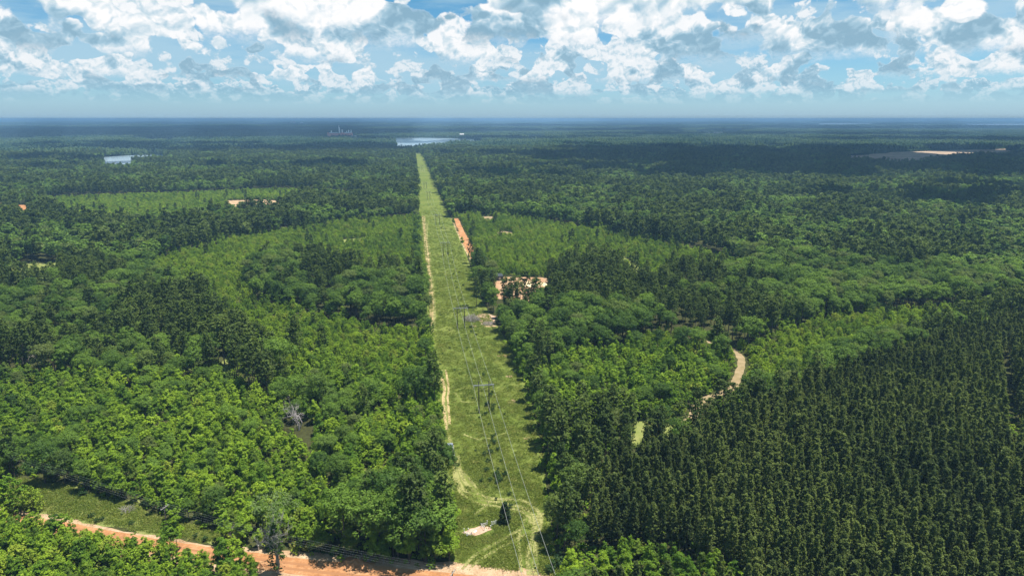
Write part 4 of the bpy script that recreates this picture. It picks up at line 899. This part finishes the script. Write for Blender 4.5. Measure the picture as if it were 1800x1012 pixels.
# ---------------------------------------------------------------- lone cedar, bare trees, brush pile
def lone(name, px, py, V_, trunk, label, cat, mat, scale=1.0, parts=('trunk', 'crown')):
    x, y = at(px, py); t = empty(name, (x, y, 0), .7); t.scale = (scale,) * 3; tag(t, label, cat)
    if trunk: link(parts[0], trunk, t)
    if V_ is not None: link(parts[1], cm(parts[1], mat, V_), t)
    return t
r = np.random.default_rng(5)
lone('cedar_tree', 888, 919, crown_pine(6.4, 1.9, .25, 22, 12, 4, .24, r), trunk_mesh(6, .1, 3, r), 'lone dark conical cedar on the grass strip beside the white fence', 'tree', 'cedar')
def bare(hh, sp, r, mat, depth=4, up=.5):
    mb = MB()
    def grow(p, d, L, rd, lv):
        q = p + d * L; mid = p.lerp(q, .5) + Vector(r.normal(size=3)) * L * .06; mb.tube([p, mid, q], [rd, rd * .8, rd * .6], 5 if lv < 2 else 3)
        if lv >= depth: return
        for i in range(4 if lv else 5):
            e = (d * .6 + Vector(r.normal(size=3)) * sp + Vector((0, 0, up * .4))).normalized(); grow(p.lerp(q, r.uniform(.45, 1.0)), e, L * r.uniform(.55, .8), rd * .5, lv + 1)
    grow(Vector((0, 0, 0)), Vector((.03, 0, 1)).normalized(), hh * .40, hh * .016, 0)
    me = bpy.data.meshes.new('branches'); me.from_pydata([tuple(v) for v in mb.v], [], mb.f); me.update(); me.materials.append(MT[mat]); return me
pbr('dead_wood', (.46, .41, .38), .9, var=.3); pbr('brush', (.30, .27, .24), .95, var=.4)
def dead(px, py, hh, label, seed, sp=.75, z=0):
    x, y = at(px, py, 0); r = np.random.default_rng(seed); t = empty('dead_tree', (x, y, 0), 1.0); tag(t, label, 'tree')
    me = bare(hh, sp, r, 'dead_wood'); link('branches', me, t)
    MB().tube([(0, 0, -.2), (0, 0, hh * .22)], [hh * .022, hh * .017], 8).build('trunk', MT['dead_wood'], t)
dead(526, 756, 14.5, 'leafless grey-brown tree with a wide fan of twigs in the green wood', 3, .85)
dead(40, 640, 17, 'tall leafless grey tree standing in the dark wood at far left', 4, .45)
dead(412, 945, 6, 'small dead branching tree against the shade above the dirt road', 6, .8)
dead(275, 1030, 6, 'small grey leafless shrub at the bottom edge of the thicket', 8, .7)
# tall half-bare tree over the road
x, y = at(489, 1006); t = empty('sparse_tree', (x, y, 0), 0.4); tag(t, 'tall sparse tree with pale trunk and thin grey-green crown leaning over the dirt road', 'tree'); r = np.random.default_rng(12)
link('trunk', trunk_mesh(21, .32, 14, r, base=.35, spread=.13, mat='pale_bark'), t)
link('twigs', (lambda me: me)(bare(17, .38, np.random.default_rng(14), 'pale_bark', 4, 1.0)), t)
V1, F1, T1 = crown_broad(21.8, 6.2, 12.5, 90, 1500, .20, r, lob=12); link('crown', mesh_np('crown', V1, F1, MT['pale_leaf'], tint=T1), t)
V1, F1, T1 = crown_pine(14, 2.4, 1.0, 22, 6, 4, .26, r, gap=.1); link('ivy', mesh_np('ivy', V1, F1, MT['broadleaf'], tint=T1), t)
# brush pile and bare shrub by the second pylon
def pile(px, py, w_, h_, n, label, name='brush_pile', seed=2):
    x, y = at(px, py); r = np.random.default_rng(seed); mb = MB()
    for i in range(n):
        a = r.uniform(0, 6.28); q = math.sqrt(r.random()) * w_; p = Vector((math.cos(a) * q, math.sin(a) * q * .8, r.uniform(0, h_ * (1 - (q / w_) ** 2) + .15))); d = Vector(r.normal(size=3)); d.z = abs(d.z) * .5; d.normalize()
        L = r.uniform(.6, 2.0); mb.tube([p, p + d * L * .5 + Vector((0, 0, .1)), p + d * L], [r.uniform(.03, .09), .04, .015], 4)
    tag(mb.build(name, MT['brush'], loc=(x, y, 0)), label, 'brush pile')
pile(829, 563, 4.8, 3.6, 620, 'tall grey heap of cut brush at the foot of the second pylon')
pile(860, 570, 3.8, 1.0, 260, 'low dark heap of branches on reddish soil by the right wood edge', seed=3)
pile(222, 898, 2.2, .5, 90, 'thin scatter of dead branches on the rough grass meadow', seed=6)
pile(640, 985, 2.6, .9, 120, 'pale heap of roots and soil beside the orange dirt road', seed=7)

# ---------------------------------------------------------------- dirt yard: dark box trailer, sand heaps
x, y = at(877, 491); t = empty('box_trailer', (x, y, 0), .15); tag(t, 'dark box trailer with a small pale door at the corner of the dirt yard', 'trailer')
MB().box((0, 0, 2.0), (5.2, 9, 2.9)).build('body', MT['dark_steel'], t, bevel=.08); MB().box((0, -4.53, 1.7), (1.4, .06, 1.8)).build('door', MT['truck_silver'], t)
for s in (-1, 1):
    for q in (-1, 1): w_ = MB().lathe((0, 0, -.15), [(.1, 0), (.5, 0), (.5, .3), (.1, .3)], 14).build('wheel', MT['rubber'], t, (s * 2.1, q * 1.2, .5)); w_.rotation_euler = (0, R(90), 0)
def heap(px, py, rx, ry, h_, mat, label, seed):
    x, y = at(px, py); r = np.random.default_rng(seed); V = []; nr, na_ = 9, 26
    for i in range(nr):
        for j in range(na_):
            q = i / (nr - 1); a = j * 2 * math.pi / na_; e = 1 + .14 * math.sin(3 * a + seed) + .08 * math.sin(7 * a); V.append((math.cos(a) * q * rx * e, math.sin(a) * q * ry * e, h_ * (1 - q) ** 1.1 * (1 + .2 * math.sin(4 * a + q * 5)) - (.05 if i == nr - 1 else 0) + r.uniform(-.06, .06) * h_ * (i < nr - 1)))
    Fq = [(i * na_ + j, i * na_ + (j + 1) % na_, (i + 1) * na_ + (j + 1) % na_, (i + 1) * na_ + j) for i in range(nr - 1) for j in range(na_)]
    tag(link('soil_heap', mesh_np('soil_heap', np.array(V), np.array(Fq)[:, ::-1], MT[mat]), loc=(x, y, .02)), label, 'heap')
pbr('cream_sand', (.68, .54, .32), .95, var=.2, scale=.6, bump=.4)
heap(932, 500, 6, 8, 2.2, 'cream_sand', 'broad cream sand heap in the middle of the dirt yard', 3); heap(956, 500, 3.5, 5, 1.4, 'cream_sand', 'smaller pale heap at the right end of the dirt yard', 5)
heap(897, 497, 6, 7, 1.2, 'pale_sand', 'low orange sand mound at the left of the dirt yard', 8)
POPX = [(912, 499, 'round green tree standing alone inside the dirt yard', .42)]
for px, py, lb, s in POPX:
    x, y = at(px, py); t = empty('yard_tree', (x, y, 0)); t.scale = (s,) * 3; tag(t, lb, 'tree'); link('trunk', KINDS['broadleaf_tree'][0][1][1], t); link('crown', KINDS['broadleaf_tree'][0][1][0], t)
# orange soil bank at the roadside
heap(625, 990, 5, 3, 1.2, 'orange_dirt', 'orange soil bank between the road and the tall corner trees', 9)

# ---------------------------------------------------------------- far works with white towers, houses
x, y = at(601, 246); k = math.hypot(x, y) / F; t = empty('factory', (x, y, 0), -math.atan2(x, y)); t.scale = (1.12, 1, 1.3); tag(t, 'pinkish industrial works with white towers rising from the far woods', 'factory')
def fx(px): return (px - 601) * k
MB().box((fx(588), 0, 14), (k * 15, 40, 30)).box((fx(597.5), 5, 13), (k * 7, 40, 26)).box((fx(608.5), 0, 14), (k * 17, 40, 30)).build('main_hall', MT['factory_pink'], t)
MB().box((fx(590), 0, 29), (k * 13, 42, 1.6)).box((fx(610), 0, 29), (k * 10, 42, 1.6)).build('roof', MT['factory_white'], t)
MB().box((fx(613), -32, 13), (k * 20, 14, 7)).build('loading_shed', MT['factory_white'], t)
for px, w_, h_ in ((586.5, 1.8, 38), (598.5, 1.5, 50), (602.2, 2.0, 42), (608.5, 1.2, 37), (611.5, 2.0, 40), (615, 1.4, 41)):
    MB().lathe((fx(px), 0, 27), [(w_ * k * .5, 0), (w_ * k * .5, h_ - 30), (w_ * k * .2, h_ - 27)], 12).build('tower', MT['factory_white'], t)
MB().tube([(fx(597.6), 0, 28), (fx(597.6), 0, 58)], 1.6, 8).build('chimney', MT['factory_white'], t)
for px, py, wd, lb in ((1262, 239.5, 60, 'pale long building in the far woods right of centre'), (1243, 239.5, 34, 'small pale building left of the long one in the far woods'), (515, 219.5, 110, 'white far building just below the horizon at left'), (530, 219.5, 60, 'smaller white far building just below the horizon'),
                       (812, 243.6, 24, 'pale house on the far lake shore')):
    x, y = at(px, py); t = empty('far_building', (x, y, float(H(np.array([[x, y]]))[0])), -math.atan2(x, y)); tag(t, lb, 'building')
    q = max(1, math.hypot(x, y) / 4000); MB().box((0, 0, 8 + 3 * q), (wd, 20 * q, 16 + 6 * q)).build('wall', MT['far_wall'], t)
    rf = MB(); rf.v = [(-wd / 2 - 1, -11 * q, 16 + 6 * q), (wd / 2 + 1, -11 * q, 16 + 6 * q), (wd / 2 + 1, 11 * q, 16 + 6 * q), (-wd / 2 - 1, 11 * q, 16 + 6 * q), (-wd / 2, 0, 20 + 8 * q), (wd / 2, 0, 20 + 8 * q)]; rf.f = [(0, 1, 5, 4), (2, 3, 4, 5), (0, 4, 3), (1, 2, 5), (3, 2, 1, 0)]; rf.build('roof', MT['far_wall'], t)

# ---------------------------------------------------------------- weeds and grass tufts over the open ground
def tuft(seed, big=1.0):
    r = np.random.default_rng(seed); n = 46; C = np.column_stack([r.normal(size=n) * .5, r.normal(size=n) * .5, r.uniform(.03, .38, n)]) * big; Nn = r.normal(size=(n, 3)) + np.array([0, 0, .9]); return cm('tuft', 'weed', (*quads(C, Nn, .17 * big, .7, r=r), r.random(n)))
tf = [[bpy.data.objects.new('tuft', tuft(i, 1 + .3 * (i % 3)))] for i in range(6)]
r = np.random.default_rng(99); ysr = 145 + 800 * r.random(44000) ** 1.9; lo_, hi_ = by_y(A, ysr), by_y(Bv, ysr); P = np.column_stack([lo_ + (hi_ - lo_) * r.random(len(ysr)), ysr])
mx_ = np.asarray(meadow); Pm = np.column_stack([r.uniform(mx_[:, 0].min(), mx_[:, 0].max(), 9000), r.uniform(mx_[:, 1].min(), mx_[:, 1].max(), 9000)]); Pm = Pm[inside(Pm, meadow)]
keep = nz2(P, 33, 6) * .6 + r.random(len(P)) > .75; P = P[keep & (r.random(len(P)) > (P[:, 1] - 480) / 450)]; P = np.concatenate([P, Pm]); P = P[dist_line(P, ROAD) > 4.8 + 2.5 * (P[:, 0] > -20)]; P = P[np.hypot(P[:, 0] - cpl.x, (P[:, 1] - cpl.y) * 2) > 5.2]
for q, _m, _w in TR: P = P[(dist_line(P, G(q)) > .8)]
gn_scatter('grass', np.column_stack([P, np.zeros(len(P)), r.uniform(.35, 1.0, len(P)), r.integers(0, 6, len(P))]), tf, 'rough grass and weeds on the mown strip and meadow')
# undergrowth between the young trees and along the wood edges
P = grid(2.3, 110, 1000, 46, .48, .4, 55, 100); ok = np.zeros(len(P), bool)
for q in REG + [R3, R3b, R5]: ok |= inside(P, q)
ok |= (np.hypot(P[:, 0], P[:, 1]) < 330)
P = P[ok]; P = P[allowed(P, -1)]; P = P[r.random(len(P)) > .18]
Q = grid(2.2, 60, 175, 60, .48, .4, 56, 50); Q = Q[inside(Q, NOTREE) & (Q[:, 1] < at(900, 1050)[1])]; Q = Q[dist_line(Q, ROAD) > 6.5]; P = np.concatenate([P, Q])
uw = [[bpy.data.objects.new('undergrowth', cm('undergrowth', 'weed' if i < 1 else ('sapling' if i < 3 else 'young_pine'), crown_broad(1.3, 1.3, .05, 14, 110, .3, np.random.default_rng(i), lob=4)))] for i in range(5)]
gn_scatter('undergrowth', np.column_stack([P, np.zeros(len(P)), r.uniform(.5, 1.3, len(P)), r.integers(0, 5, len(P))]), uw, 'low green undergrowth between the young trees')
bpy.context.view_layer.update()
